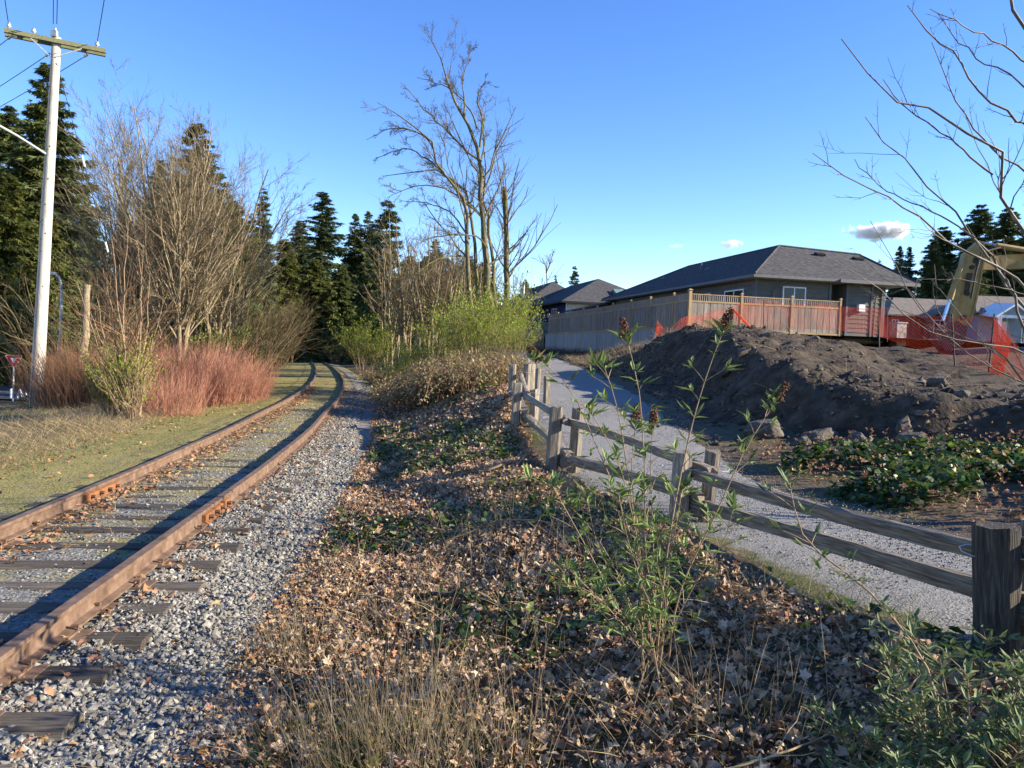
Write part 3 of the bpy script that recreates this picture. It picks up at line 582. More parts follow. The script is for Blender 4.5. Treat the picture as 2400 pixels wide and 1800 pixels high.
# short grass along the fence foot and path edge
n = 6000; yy = 2.5 + 16 * rg.random(n); xx = xf(yy) + rg.normal(.1, .22, n); ok = vnoise(xx, yy, 1.6, 19) > .4; xx, yy = xx[ok], yy[ok]
grass('fence_foot_grass', xx, yy, H(xx, yy) - .01, rg.uniform(.02, .09, len(xx)), .6, rg.uniform(.0015, .003, len(xx)), m_grass, rg, 3, label='thin mossy grass at the foot of the rail fence', cat='grass', kind='stuff')
# scattered dry stalks through the bank litter
n = 4200; xx, yy = pts_rect(n, 1.8, 9, lambda v: xe(v) + .1, lambda v: xf(v) - .1, rg); ok = vnoise(xx, yy, 1.2, 55) > .35; xx, yy = xx[ok], yy[ok]
grass('bank_dry_stalks', xx, yy, H(xx, yy) - .02, rg.uniform(.06, .42, len(xx)), .55, rg.uniform(.0012, .0026, len(xx)), m_dry, rg, 5, label='thin dry stalks sticking out of the leaf litter', cat='grass', kind='stuff')
n = 2600; xx, yy = pts_rect(n, 1.8, 5.5, lambda v: xe(v) + .1, lambda v: xe(v) + 3.5, rg)
grass('near_green_grass', xx, yy, H(xx, yy) - .02, rg.uniform(.05, .2, len(xx)), .7, rg.uniform(.0016, .003, len(xx)), m_grass, rg, 5, label='sparse green grass tufts in the litter nearest the camera', cat='grass', kind='stuff')
# clods and pebbles on the mound
n = 11000; xx = rg.uniform(2.6, 13, n); yy = rg.uniform(9, 32, n); d = toe_dist(xx, yy); ok = (d > -.35) & (d < 4.6) & (yy < 30) & (rg.random(n) < np.exp(-np.maximum(d, 0) / 1.6) + .15); xx, yy = xx[ok], yy[ok]
sc = .024 * np.exp(rg.normal(0, .6, len(xx)))
V, F = scatter(STONES, np.stack([xx, yy, np.maximum(mound_z(xx, yy), H(xx, yy, False)) + sc * .2], -1), eul(rg.normal(0, .6, len(xx)), rg.normal(0, .6, len(xx)), rg.uniform(0, 6.28, len(xx))), sc * 1.3, rg)
ob('mound_rubble', mk('mound_rubble', V, F, M('clod_stone', [(0.3, (0.04, 0.032, 0.023)), (0.6, (0.085, 0.068, 0.05)), (0.8, (0.17, 0.145, 0.115))], 9, 5, island=0.55)), label='clods and pebbles rolled down the soil mound', cat='rubble', kind='stuff')
n = 14000; yy = 3 + 14 * rg.random(n)**1.4; tt = rg.random(n)**1.0; xx = xf(yy) + .2 + (xr(yy) - xf(yy)) * tt
sc = rg.uniform(.004, .012, n)
V, F = scatter(STONES, np.stack([xx, yy, np.maximum(zp(yy) + .022, H(xx, yy)) + sc * .3], -1), eul(rg.normal(0, .5, n), rg.normal(0, .5, n), rg.uniform(0, 6.28, n)), sc, rg)
ob('path_grit', mk('path_grit', V, F, m_stone), label='loose grit on the gravel path', cat='gravel', kind='stuff')

n = 420; xx = rg.uniform(2.9, 12, n); yy = rg.uniform(10, 30, n); d = toe_dist(xx, yy); ok = (d > -.3) & (d < 4.5); xx, yy = xx[ok], yy[ok]; n = len(xx)
V, Q = blades(np.stack([xx, yy, mound_z(xx, yy) + .01], -1), rg.uniform(.1, .7, n), rg.normal(0, 2.2, (n, 2)), rg.uniform(.002, .006, n), rg, 6, .5)
ob('mound_roots', mk('mound_roots', V, [Q], m_stem), label='thin pale roots and twigs sticking out of the dug soil', cat='roots', kind='stuff')
n = 15000; ss_ = rg.uniform(s_of_y(3), s_of_y(40), n); us_ = np.where(rg.random(n) < .75, rg.uniform(-2.9, -1.0, n), rg.uniform(-.65, .65, n)); p = trk(ss_, us_); ok = vnoise(p[:, 0], p[:, 1], 2.2, 29) > .45; p = p[ok]; n = len(p)
V, Q = blades(np.c_[p[:, :2], ballast_z(p[:, 0], p[:, 1]) - .004], rg.uniform(.015, .07, n) * (.4 + vnoise(p[:, 0], p[:, 1], 1.2, 33)), rg.normal(0, .8, (n, 2)), rg.uniform(.002, .004, n), rg, 3, .4)
ob('moss_tufts', mk('moss_tufts', V, [Q], m_shrub2), label='short mossy tufts along the left of the track and between the rails', cat='moss', kind='stuff')

# ------------------------------------------------------------------ split rail fence beside the path
POSTS = [((2.54, 3.9), .21, .88, .20), ((1.55, 6.9), .13, .82, .155), ((0.57, 10.0), .04, .95, .165), ((0.10, 13.7), .27, 1.07, .15), ((0.01, 17.0), .57, 1.33, .16)]
fence = empty('split_rail_fence', (1.55, 6.9, .1), label='weathered split rail fence with paired posts between leaf bank and gravel path', cat='fence')
def part_world(name, me, parent, M4):
    o = bpy.data.objects.new(name, me); COL.objects.link(o); o.parent = parent
    o.matrix_local = Matrix.Translation(-Vector(parent.location)) @ M4; return o
def post(p, z0, z1, w, seed, mat, lean=0.0, S=10):
    V, q, c = timber(z1 - z0 + .35, w, w * .85, seed, .03, 6, S); V = V[:, [1, 2, 0]]
    return part_world('post', mk('post', V, [q, c], mat), fence, Matrix.Translation((p[0], p[1], (z0 + z1 - .35) / 2)) @ Matrix.Rotation(lean, 4, 'Y') @ Matrix.Rotation(seed * 1.3, 4, 'Z'))
def bar(name, a, b, w, h, seed, mat, parent, wedge=.6, rough=.06):
    a = np.array(a, float); b = np.array(b, float); L = np.linalg.norm(b - a)
    V, q, c = timber(L, w, h, seed, rough, 20, 10, wedge=wedge)
    d = Vector(b - a).normalized(); X = d; Yv = Vector((0, 0, 1)).cross(X).normalized(); Z = X.cross(Yv)
    Mx = Matrix((X, Yv, Z)).transposed().to_4x4(); Mx.translation = Vector((a + b) / 2)
    return part_world(name, mk(name, V, [q, c], mat), parent, Mx)
for i, ((x, y), z0, z1, w) in enumerate(POSTS):
    dirx, diry = (0.95, 0.30) if i < 3 else (1.0, 0.1)
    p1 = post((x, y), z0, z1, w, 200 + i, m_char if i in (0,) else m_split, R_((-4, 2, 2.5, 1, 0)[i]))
    post((x + dirx * (.31 if i else .30), y + diry * .31 + .05), z0, z1 + (.0, .0, -.02, -.1, .03)[i], w * .95, 220 + i, m_split, R_((1, 3, 2, 0, 1)[i]))
    # wire ties round the pair of posts
    wr = [(x + .16 * dirx + math.cos(a) * (.31), y + .08 + math.sin(a) * .16, z1 - .16 + .01 * math.sin(3 * a)) for a in np.linspace(0, 6.2832, 17)]
    part_world('wire_tie', MB().tube(np.array(wr), .0028, 4, False).mesh('wire_tie', m_galv), fence, Matrix())
for i in range(4):
    (xa, ya), za, ta, _ = POSTS[i]; (xb, yb), zb, tb, _ = POSTS[i + 1]
    o = np.array([.15, .06, 0]); a = np.array([xa, ya, 0]) + o; b = np.array([xb, yb, 0]) + o; d = nrm(b - a); a = a - d * .22; b = b + d * .22
    off = np.array([.03, .0, 0]) * (1 if i % 2 else -1)
    bar('rail', a + off + [0, 0, ta - .17], b + off + [0, 0, tb - .20], .085, .092, 240 + i, m_splitr, fence)
    bar('rail', a - off + [0, 0, za + .27], b - off + [0, 0, zb + .20], .11, .115, 250 + i, m_splitr, fence)
    # short spacer blocks between the paired posts
    bar('spacer', a + d * .02 + [0, 0, za + .17], a + d * .46 + [0, 0, za + .17], .12, .13, 260 + i, m_splitr, fence)
for k, (x, y, z0, z1) in enumerate([(0.42, 17.3, .6, 1.36), (0.75, 16.4, .55, 1.12), (.62, 18.3, .65, 1.22)]):
    post((x, y), z0, z1, .15, 270 + k, m_split)
# the run behind the near end post, leaving the picture
bar('rail', (2.62, 3.98, .74), (5.2, -.2, .70), .11, .15, 281, m_splitr, fence)
bar('rail', (2.66, 3.92, .47), (5.25, -.25, .42), .13, .17, 282, m_splitr, fence)
post((5.2, -.3), .15, .9, .17, 283, m_split)

# ------------------------------------------------------------------ retaining wall and board fence of the house lot
WA, WB = np.array([8.9, 40.0]), np.array([3.0, 73.0]); LW = float(np.linalg.norm(WB - WA)); wd = (WB - WA) / LW
wang = math.atan2(wd[1], wd[0])
wall = empty('retaining_wall', (*WA, 1.0), wang, label='streaked cast concrete retaining wall under the grey board fence', cat='wall')
for k in range(14):
    a = k * LW / 14; b = (k + 1) * LW / 14 - .012
    ob('wall_panel', MB().lo((a, -.28, -.6), (b, 0, 2.0 - .002 * (k % 2))).mesh('wall_panel', m_conc), wall)
ob('coping', MB().lo((-.05, -.31, 2.003), (LW + .05, .02, 2.07)).mesh('coping', m_conc), wall)

def board_fence(origin, ang, L, nposts, ztop, zbot, label, pos=None, bw=.145, lattice_from=0.0, capped=True, tall_first=False, lat=.36):
    """posts, rails, boards each a part; open picket band along the top"""
    r = empty('board_fence', origin, ang, label=label, cat='fence', group='board fences round the house lot')
    hh = ztop - zbot
    pos = pos if pos is not None else np.linspace(0, L, nposts)
    pm = MB().box((0, 0, (hh + .08) / 2), (.10, .10, hh + .08)).mesh('post', m_fpost)
    cm = MB().add([(-.075, -.075, 0), (.075, -.075, 0), (.075, .075, 0), (-.075, .075, 0), (-.075, -.075, .03), (.075, -.075, .03), (.075, .075, .03), (-.075, .075, .03), (0, 0, .09)],
                  [[3, 2, 1, 0], [0, 1, 5, 4], [1, 2, 6, 5], [2, 3, 7, 6], [3, 0, 4, 7]], [[4, 5, 8], [5, 6, 8], [6, 7, 8], [7, 4, 8]]).mesh('post_cap', m_fpost)
    for i, p in enumerate(pos):
        o = ob('post', pm, r, (p, 0, 0))
        if capped: ob('post_cap', cm, o, (0, 0, hh + .081))
        if i == 0 and tall_first: o.scale = (1.5, 1.5, 1.04)
    for a, b in zip(pos[:-1], pos[1:]):
        w = b - a - .1; mid = (a + b) / 2
        for zc, th in ((hh - .03, .045), (hh - lat - .04, .09), (.06, .09)):
            ob('rail', MB().box((mid, 0, zc), (w, .06, th)).mesh('rail', m_fpost), r)
        nb = max(3, int(round(w / bw))); bwid = w / nb
        bme = MB().box((0, 0, 0), (bwid - .006, .02, hh - lat - .19)).mesh('board', m_fence)
        for k in range(nb):
            o = ob('board', bme, r, (a + .05 + bwid * (k + .5), .008 * (k % 2), .105 + (hh - lat - .19) / 2))
        if mid >= lattice_from:
            pme = MB().box((0, 0, 0), (.05, .022, lat - .06)).mesh('picket', m_fence); np_ = int(w / .115)
            for k in range(np_): ob('picket', pme, r, (a + .05 + (k + .5) * w / np_, 0, hh - lat / 2 - .03))
        else:
            lb = MB().box((0, 0, 0), (bwid - .006, .02, lat - .05)).mesh('top_board', m_fence)
            for k in range(nb): ob('top_board', lb, r, (a + .05 + bwid * (k + .5), .006 * (k % 2), hh - lat / 2 - .025))
    return r
# along the wall: the post places read off the photograph, turned into distances along the wall
def along(px):
    k = (px - 1200) / FPX + .0015; o = WA; return float((k * o[1] - o[0]) / (wd[0] - k * wd[1]))
lp = [along(p) for p in (1601, 1566, 1511.7, 1466.5, 1424.6, 1388.5, 1356, 1325, 1298, 1276.6)]
lp = np.array(lp) - lp[0] + .0
fl = board_fence((WA[0] + .12, WA[1] + .0, 3.075), wang, LW, 0, 4.86, 3.075, 'long grey board fence running back on top of the concrete wall', pos=lp, bw=.16, lattice_from=1e9, tall_first=False)
e1 = np.array([math.cos(R_(12)), math.sin(R_(12))]); FL2 = 8.75
fr = board_fence((WA[0] + .14, WA[1] - .12, 2.95), R_(12), FL2, 4, 4.83, 2.95, 'sunlit board fence with open picket top facing the soil mound', pos=np.linspace(0, FL2, 4), bw=.19, lattice_from=-1, tall_first=True)
lf = board_fence((0.75, 73.5, 1.3), R_(3), 2.1, 4, 3.05, 1.3, 'low board fence at the far end of the concrete wall', pos=np.linspace(0, 2.1, 4), bw=.16, lattice_from=1e9, capped=False)

# ------------------------------------------------------------------ houses
def gable_windows(r, rects, plane, y_or_x, frame=m_white, name='window', depth=.05, mull=1):
    """windows on a wall plane 'x' (wall at x=const, facing -x) or 'y' (wall at y=const, facing -y)"""
    for (a0, a1, z0, z1) in rects:
        fw = .07
        def L_(a, b, o0, o1):
            if plane == 'y': return (a[0], y_or_x - o1, a[1]), (b[0], y_or_x - o0, b[1])
            return (y_or_x - o1, a[0], a[1]), (y_or_x - o0, b[0], b[1])
        m = MB()
        for (p, q_) in (((a0, z0), (a1, z0 + fw)), ((a0, z1 - fw), (a1, z1)), ((a0, z0 + fw + .001), (a0 + fw, z1 - fw - .001)), ((a1 - fw, z0 + fw + .001), (a1, z1 - fw - .001))):
            m.lo(*L_(p, q_, -.02, depth))
        for k in range(mull):
            c = a0 + (a1 - a0) * (k + 1) / (mull + 1); m.lo(*L_((c - fw * .5, z0 + fw + .001), (c + fw * .5, z1 - fw - .001), -.02, depth - .005))
        w = ob(name, m.mesh(name, frame), r)
        n = mull + 1
        for k in range(n):
            c0 = a0 + (a1 - a0) * k / n; c1 = a0 + (a1 - a0) * (k + 1) / n
            ob('pane', MB().lo(*L_((c0 + .03, z0 + .03), (c1 - .03, z1 - .03), -.01, .02)).mesh('pane', m_glass), w)

def siding(r, plane, const, a0, a1, z0, z1, mat, holes=(), step=.27, name='siding_board'):
    """lap siding: each board tilted, proud at its lower edge; split round the windows"""
    z = z0
    while z < z1 - .02:
        zt = min(z + step, z1); spans = [(a0, a1)]
        for (h0, h1, y0, y1) in holes:
            if y0 < zt and y1 > z:
                ns = []
                for s0_, s1_ in spans:
                    if h0 > s0_ + .02: ns.append((s0_, min(h0, s1_)))
                    if h1 < s1_ - .02: ns.append((max(h1, s0_), s1_))
                    if h1 <= s0_ or h0 >= s1_: pass
                spans = [s for s in ns if s[1] - s[0] > .03]
        for s0_, s1_ in spans:
            o0, o1 = .045, .006
            if plane == 'y': v = [(s0_, const, z), (s1_, const, z), (s1_, const, zt), (s0_, const, zt), (s0_, const - o0, z), (s1_, const - o0, z), (s1_, const - o1, zt - .002), (s0_, const - o1, zt - .002)]
            else: v = [(const, s0_, z), (const, s1_, z), (const, s1_, zt), (const, s0_, zt), (const - o0, s0_, z), (const - o0, s1_, z), (const - o1, s1_, zt - .002), (const - o1, s0_, zt - .002)]
            ob(name, MB().add(v, [[0, 3, 2, 1], [4, 5, 6, 7], [0, 1, 5, 4], [1, 2, 6, 5], [2, 3, 7, 6], [3, 0, 4, 7]]).mesh(name, mat), r)
        z += step

house = empty('bungalow', (14.0, 45.0, 3.0), R_(12), label='grey bungalow with dark shingle hip roof behind the picket topped fence', cat='house')
EZ = 3.42; RZ = 5.72
# roof planes with thickness
def slab(pts, t=.12):
    m = MB(); n = len(pts); top = [tuple(p) for p in pts]; bot = [(p[0], p[1], p[2] - t) for p in pts]
    m.add(top + bot, [[i, n + i, n + (i + 1) % n, (i + 1) % n] for i in range(n)])
    m.F.setdefault(n, []).append(np.array([[i for i in range(n)], [n + i for i in range(n)][::-1]]))
    return m
A_, PK, Q_, D_ = (-.5, -.75, EZ), (3.4, 3.4, RZ), (3.4, 16.7, RZ), (-.5, 26.5, EZ)
S_, E_ = (9.1, 3.4, RZ - .22), (10.15, -.87, EZ - .02)
KL, KR = (7.4, 26.5, EZ), (10.6, 7.3, EZ)
roof = ob('roof', slab([A_, PK, Q_, D_]).mesh('roof', m_shing), house)
ob('roof_plane', slab([A_, (4.85, -.75, EZ), (4.85, -.87, EZ - .03), E_, S_, PK]).mesh('roof_plane', m_shing), roof)
ob('roof_plane', slab([E_, KR, S_]).mesh('roof_plane', m_shing), roof)
ob('roof_plane', slab([Q_, KL, D_]).mesh('roof_plane', m_shing), roof)
ob('roof_plane', slab([PK, S_, KR, (7.4, 7.3, EZ)]).mesh('roof_plane', m_shing), roof)
ob('roof_plane', slab([PK, (7.4, 7.3, EZ), KL, Q_]).mesh('roof_plane', m_shing), roof)
# hip and ridge caps
for a, b in ((A_, PK), (PK, Q_), (Q_, D_), (PK, S_), (S_, E_)):
    a2 = np.array(a) + [0, 0, .02]; b2 = np.array(b) + [0, 0, .02]; ob('ridge_cap', MB().tube([a2, b2], .075, 5).mesh('ridge_cap', m_shing), roof)
# the low roof at the back left, vents, stack
ob('low_roof', slab([(-2.2, 26.6, 2.55), (-.4, 24.2, 3.2), (3, 24.5, 3.3), (3.5, 31.5, 3.3), (-2.2, 33.5, 2.55)]).mesh('low_roof', m_shing), house)
ob('vent_stack', MB().tube([(1.9, 11.3, 4.6), (1.9, 11.3, 5.35)], .05, 8).mesh('vent_stack', m_gutter), roof)
for (x, y, z) in ((1.6, 9.6, 4.66), (1.5, 17.2, 4.6), (1.5, 20.5, 4.3)):
    ob('roof_vent', MB().box((x, y, z + .06), (.34, .34, .2), Matrix.Rotation(R_(-30), 3, 'Y')).mesh('roof_vent', m_gutter), roof)
for (x, y, z) in ((5.6, 2.35, 5.14), (8.3, 2.35, 5.02)):
    ob('roof_vent', MB().box((x, y, z + .08), (.62, .36, .14), Matrix.Rotation(R_(22), 3, 'X')).mesh('roof_vent', m_blk), roof)
# gutters, soffits
ob('gutter', MB().lo((-.63, -.88, EZ - .2), (-.5, 26.5, EZ - .03)).mesh('gutter', m_gutter), house)
ob('gutter', MB().lo((-.497, -.88, EZ - .2), (4.85, -.753, EZ - .03)).mesh('gutter', m_gutter), house)
ob('gutter', MB().lo((4.853, -1.0, EZ - .24), (10.2, -.87, EZ - .05)).mesh('gutter', m_gutter), house)
ob('soffit', MB().lo((-.5, -.5, EZ - .2), (.0, 26, EZ - .17)).mesh('soffit', m_soffit), house)
ob('soffit', MB().lo((.003, -.75, EZ - .2), (9.9, 1.4, EZ - .17)).mesh('soffit', m_soffit), house)
# wall cores and siding
WL = [(1.36, 3.75, 1.6, 2.72), (5.7, 7.35, 1.75, 2.72), (9.8, 11.5, 1.9, 2.72), (16.2, 17.9, 1.9, 2.72), (21.5, 23.6, 1.9, 2.72)]
WF = [(1.74, 3.24, 1.35, 2.86)]
ob('wall', MB().lo((.05, .05, -.3), (4.9, 26, EZ - .2)).lo((4.9, 1.35, -.3), (6.0, 6.9, EZ - .21)).lo((6.0, .05, -.3), (7.75, 6.9, EZ - .22)).lo((7.75, .95, -.3), (9.2, 6.9, EZ - .23)).mesh('wall', m_siding), house)
siding(house, 'x', .05, .05, 26, 1.0, EZ - .21, m_siding, WL)
siding(house, 'y', .05, .06, 4.85, .4, EZ - .21, m_siding, WF)
siding(house, 'y', 1.35, 4.95, 5.95, -.2, EZ - .22, m_siding)
siding(house, 'y', .05, 6.06, 7.69, -.2, EZ - .22, m_siding)
siding(house, 'y', .95, 7.8, 9.15, -.2, EZ - .23, m_siding)
for x0, x1, yy_ in ((-.02, .1, -.0), (4.8, 4.94, 0), (5.96, 6.1, 0), (7.65, 7.79, 0), (9.05, 9.2, .9)):
    ob('corner_trim', MB().lo((x0, yy_ - .03, -.2), (x1, yy_ + .16, EZ - .2)).mesh('corner_trim', m_trim), house)
ob('corner_trim', MB().lo((-.03, .17, 0), (.04, .29, EZ - .2)).mesh('corner_trim', m_trim), house)
for h in WL: ob('window_surround', MB().lo((-.0, h[0] - .13, h[2] - .13), (.048, h[1] + .13, h[3] + .15)).mesh('window_surround', m_trim), house)
for h in WF: ob('window_surround', MB().lo((h[0] - .13, -.0, h[2] - .13), (h[1] + .13, .048, h[3] + .14)).mesh('window_surround', m_trim), house)
gable_windows(house, WL, 'x', .0); gable_windows(house, WF, 'y', .0)
ob('downspout', MB().tube([(1.65, -.58, EZ - .2), (1.6, -.55, EZ - .32), (1.12, -.1, EZ - .75), (1.1, -.08, EZ - .9), (1.1, -.08, 0)], .045, 6).mesh('downspout', m_gutter), house)
ob('downspout', MB().tube([(9.6, -.5, EZ - .25), (9.2, .2, EZ - .6), (8.6, .85, EZ - .85), (8.58, .88, 0)], .045, 6).mesh('downspout', m_gutter), house)
vb = ob('vent_hood', MB().prism([(6.72, 1.62), (7.12, 1.62), (7.12, 2.02), (6.72, 2.02)], -.22, .02).mesh('vent_hood', m_white), house)
ob('louvre', MB().lo((6.70, -.24, 1.60), (7.14, -.225, 1.68)).lo((6.70, -.24, 1.75), (7.14, -.225, 1.8)).mesh('louvre', m_white), vb)
ob('porch_pier', MB().lo((9.3, -.35, -.4), (9.95, .3, 1.0)).mesh('porch_pier', m_veneer), house)
ob('porch_pier_cap', MB().lo((9.25, -.4, 1.003), (10.0, .35, 1.08)).mesh('porch_pier_cap', m_conc), house)
ob('corner_trim', MB().lo((9.17, .87, -.2), (9.3, 1.1, EZ - .2)).mesh('corner_trim', m_trim), house)

# house next door: navy walls, two hips, balcony
bl = empty('navy_house', (5.1, 80.0, 3.0), R_(12), label='navy blue house with dark hip roofs and glass balcony beyond the wall', cat='house')
EB = 3.75
ob('wall', MB().lo((.5, .5, -2), (11, 22, EB)).mesh('wall', m_blue), bl)
ob('cream_wall', MB().lo((.55, .42, 1.2), (5.5, .498, EB - .02)).mesh('cream_wall', m_cream), bl)
rb = ob('roof', slab([(-.3, -.3, EB), (5.4, 5.4, 6.75), (5.4, 17, 6.75), (-.3, 22.6, EB)]).mesh('roof', m_shing), bl)
ob('roof_plane', slab([(-.3, -.3, EB), (11.6, -.3, EB), (5.4, 5.4, 6.75)]).mesh('roof_plane', m_shing), rb)
ob('roof_plane', slab([(11.6, -.3, EB), (11.6, 22.6, EB), (5.4, 17, 6.75), (5.4, 5.4, 6.75)]).mesh('roof_plane', m_shing), rb)
ob('roof_plane', slab([(-.3, 22.6, EB), (5.4, 17, 6.75), (11.6, 22.6, EB)]).mesh('roof_plane', m_shing), rb)
# cross wing behind
ob('roof_plane', slab([(-1.8, 13, EB), (3.5, 18, 7.3), (3.5, 30, 7.3), (-1.8, 35, EB)]).mesh('roof_plane', m_shing), rb)
ob('roof_plane', slab([(-1.8, 13, EB), (9, 13, EB), (3.5, 18, 7.3)]).mesh('roof_plane', m_shing), rb)
ob('roof_plane', slab([(9, 13, EB), (9, 35, EB), (3.5, 30, 7.3), (3.5, 18, 7.3)]).mesh('roof_plane', m_shing), rb)
ob('wall', MB().lo((-1.3, 13.5, -2), (.497, 34, EB)).mesh('wall', m_blue), bl)
sk = ob('skylight', MB().box((6.6, 1.75, 5.0), (1.25, 1.3, .32), Matrix.Rotation(R_(27), 3, 'X')).mesh('skylight', m_gutter), rb)
ob('pane', MB().box((6.6, 1.67, 5.16), (1.08, 1.1, .03), Matrix.Rotation(R_(27), 3, 'X')).mesh('pane', m_skyl), sk)
ob('vent_stack', MB().tube([(-.3, 18, 5), (-.3, 18, 6.6)], .14, 8).mesh('vent_stack', m_white), rb)
ob('gutter', MB().lo((-.42, -.4, EB - .2), (-.3, 12.9, EB - .02)).mesh('gutter', m_blk), bl)
ob('gutter', MB().lo((-.297, -.42, EB - .2), (11.6, -.3, EB - .02)).mesh('gutter', m_blk), bl)
gable_windows(bl, [(4.5, 6.7, 1.1, 3.2), (15.5, 16.8, 1.4, 2.8)], 'x', .5 - .0, mull=2)
gable_windows(bl, [(2.6, 3.3, 2.2, 3.2)], 'y', .42)
for yy_ in (3.6, 8.1): ob('wall_lamp', MB().box((.42, yy_, 2.5), (.14, .18, .38)).mesh('wall_lamp', m_white), bl)
ob('corner_board', MB().lo((.42, .4, -1), (.497, .75, EB)).lo((.42, 12.6, -1), (.497, 12.95, EB)).mesh('corner_board', m_white), bl)
bal = ob('balcony_deck', MB().lo((-1.4, 7.5, .18), (.497, 21, .55)).mesh('balcony_deck', m_white), bl)
for k in range(9): ob('glass_panel', MB().lo((-1.36, 7.6 + k * 1.48, .66), (-1.33, 8.98 + k * 1.48, 1.75)).mesh('glass_panel', m_panel), bal)
for k in range(10): ob('baluster_post', MB().lo((-1.42, 7.5 + k * 1.48, .3), (-1.3, 7.58 + k * 1.48, 1.8)).mesh('baluster_post', m_blk), bal)
ob('glass_panel', MB().lo((-1.36, 7.5, .0), (.4, 7.53, 1.75)).mesh('glass_panel', m_panel), bal)
for k in range(3): ob('deck_post', MB().lo((-1.3, 8 + k * 5.5, -2.2), (-1.1, 8.2 + k * 5.5, .177)).mesh('deck_post', m_white), bal)
# third roof behind the maple
h3 = empty('far_hip_house', (-3.5, 108, 3.0), R_(12), label='distant grey hip roof partly hidden behind the bare maple trunks', cat='house')
ob('wall', MB().lo((.5, .5, -2), (11.5, 14, 3.4)).mesh('wall', m_blue), h3)
for pts in ([(0, 0, 3.4), (5, 5.5, 6.2), (7, 9, 6.2), (0, 14.5, 3.4)], [(0, 0, 3.4), (12, 0, 3.4), (7.5, 5.5, 6.2), (5, 5.5, 6.2)], [(12, 0, 3.4), (12, 14.5, 3.4), (7, 9, 6.2), (7.5, 5.5, 6.2)], [(0, 14.5, 3.4), (7, 9, 6.2), (12, 14.5, 3.4)]):
    ob('roof_plane', slab(pts).mesh('roof_plane', m_shing), h3)
# houses at the right, beyond the dug ground
h4 = empty('brown_house', (30.2, 62, 3.55), R_(5), label='low brown house with brown roof seen through the orange netting', cat='house')
ob('wall', MB().lo((0, 0, -.6), (13, 8, 1.9)).mesh('wall', m_brown), h4)
for pts in ([(-.5, -.5, 1.9), (13.5, -.5, 1.9), (10.2, 4, 3.6), (2.6, 4, 3.6)], [(-.5, -.5, 1.9), (2.6, 4, 3.6), (-.5, 8.5, 1.9)], [(13.5, -.5, 1.9), (13.5, 8.5, 1.9), (10.2, 4, 3.6)], [(2.6, 4, 3.6), (10.2, 4, 3.6), (13.5, 8.5, 1.9), (-.5, 8.5, 1.9)]):
    ob('roof_plane', slab(pts).mesh('roof_plane', m_shingb), h4)
for pts in ([(2.2, -1.2, 1.75), (5.2, -1.3, 2.75), (5.2, 2.6, 3.0), (2.2, 1.5, 1.9)], [(5.2, -1.3, 2.75), (8.4, -1.2, 1.75), (8.4, 1.5, 1.9), (5.2, 2.6, 3.0)]):
    ob('gable_roof', slab(pts).mesh('gable_roof', m_shingb), h4)
ob('gable_wall', MB().prism([(2.5, -.6), (8.1, -.6), (8.1, 1.7), (5.2, 2.6), (2.5, 1.7)], -.9, -.003).mesh('gable_wall', m_brown), h4)
gable_windows(h4, [(.15, .75, -.5, 1.5), (3.0, 4.1, -.4, 1.5)], 'y', -.9 if False else -.0, mull=1)
gable_windows(h4, [(3.1, 4.2, -.35, 1.55)], 'y', -.9, mull=1)
h5 = empty('grey_porch_house', (34.3, 57, 3.55), R_(0), label='grey house with white gabled porch behind the excavator arm', cat='house')
ob('wall', MB().lo((0, 0, -.8), (16, 8, 2.0)).mesh('wall', m_greyblue), h5)
for pts in ([(-.5, -.5, 2.0), (16, -.5, 2.0), (13, 4, 3.55), (2.0, 4, 3.55)], [(-.5, -.5, 2.0), (2.0, 4, 3.55), (-.5, 8.5, 2.0)], [(2.0, 4, 3.55), (13, 4, 3.55), (16.5, 8.5, 2.0), (-.5, 8.5, 2.0)]):
    ob('roof_plane', slab(pts).mesh('roof_plane', m_shingb), h5)
pr = ob('porch_gable', MB().prism([(.3, 1.72), (2.5, 1.72), (1.4, 2.42)], -1.9, -1.6).mesh('porch_gable', m_greyblue), h5)
for pts in ([(.0, -2.1, 1.62), (1.4, -2.1, 2.58), (1.4, .5, 2.75), (.0, .5, 2.0)], [(1.4, -2.1, 2.58), (2.8, -2.1, 1.62), (2.8, .5, 2.0), (1.4, .5, 2.75)]): ob('porch_roof', slab(pts, .14).mesh('porch_roof', m_white), pr)
ob('porch_beam', MB().lo((.2, -1.95, 1.5), (2.6, -1.75, 1.717)).mesh('porch_beam', m_white), pr)
for x in (.25, 2.3): ob('porch_column', MB().lo((x, -1.95, -.8), (x + .28, -1.68, 1.497)).mesh('porch_column', m_white), pr)
ob('front_door', MB().lo((1.2, -.05, -.7), (2.1, -.003, 1.35)).mesh('front_door', m_white), h5)
gable_windows(h5, [(3.2, 3.7, -.2, 1.5), (4.7, 6.0, -.3, 1.6)], 'y', 0.0, mull=1)

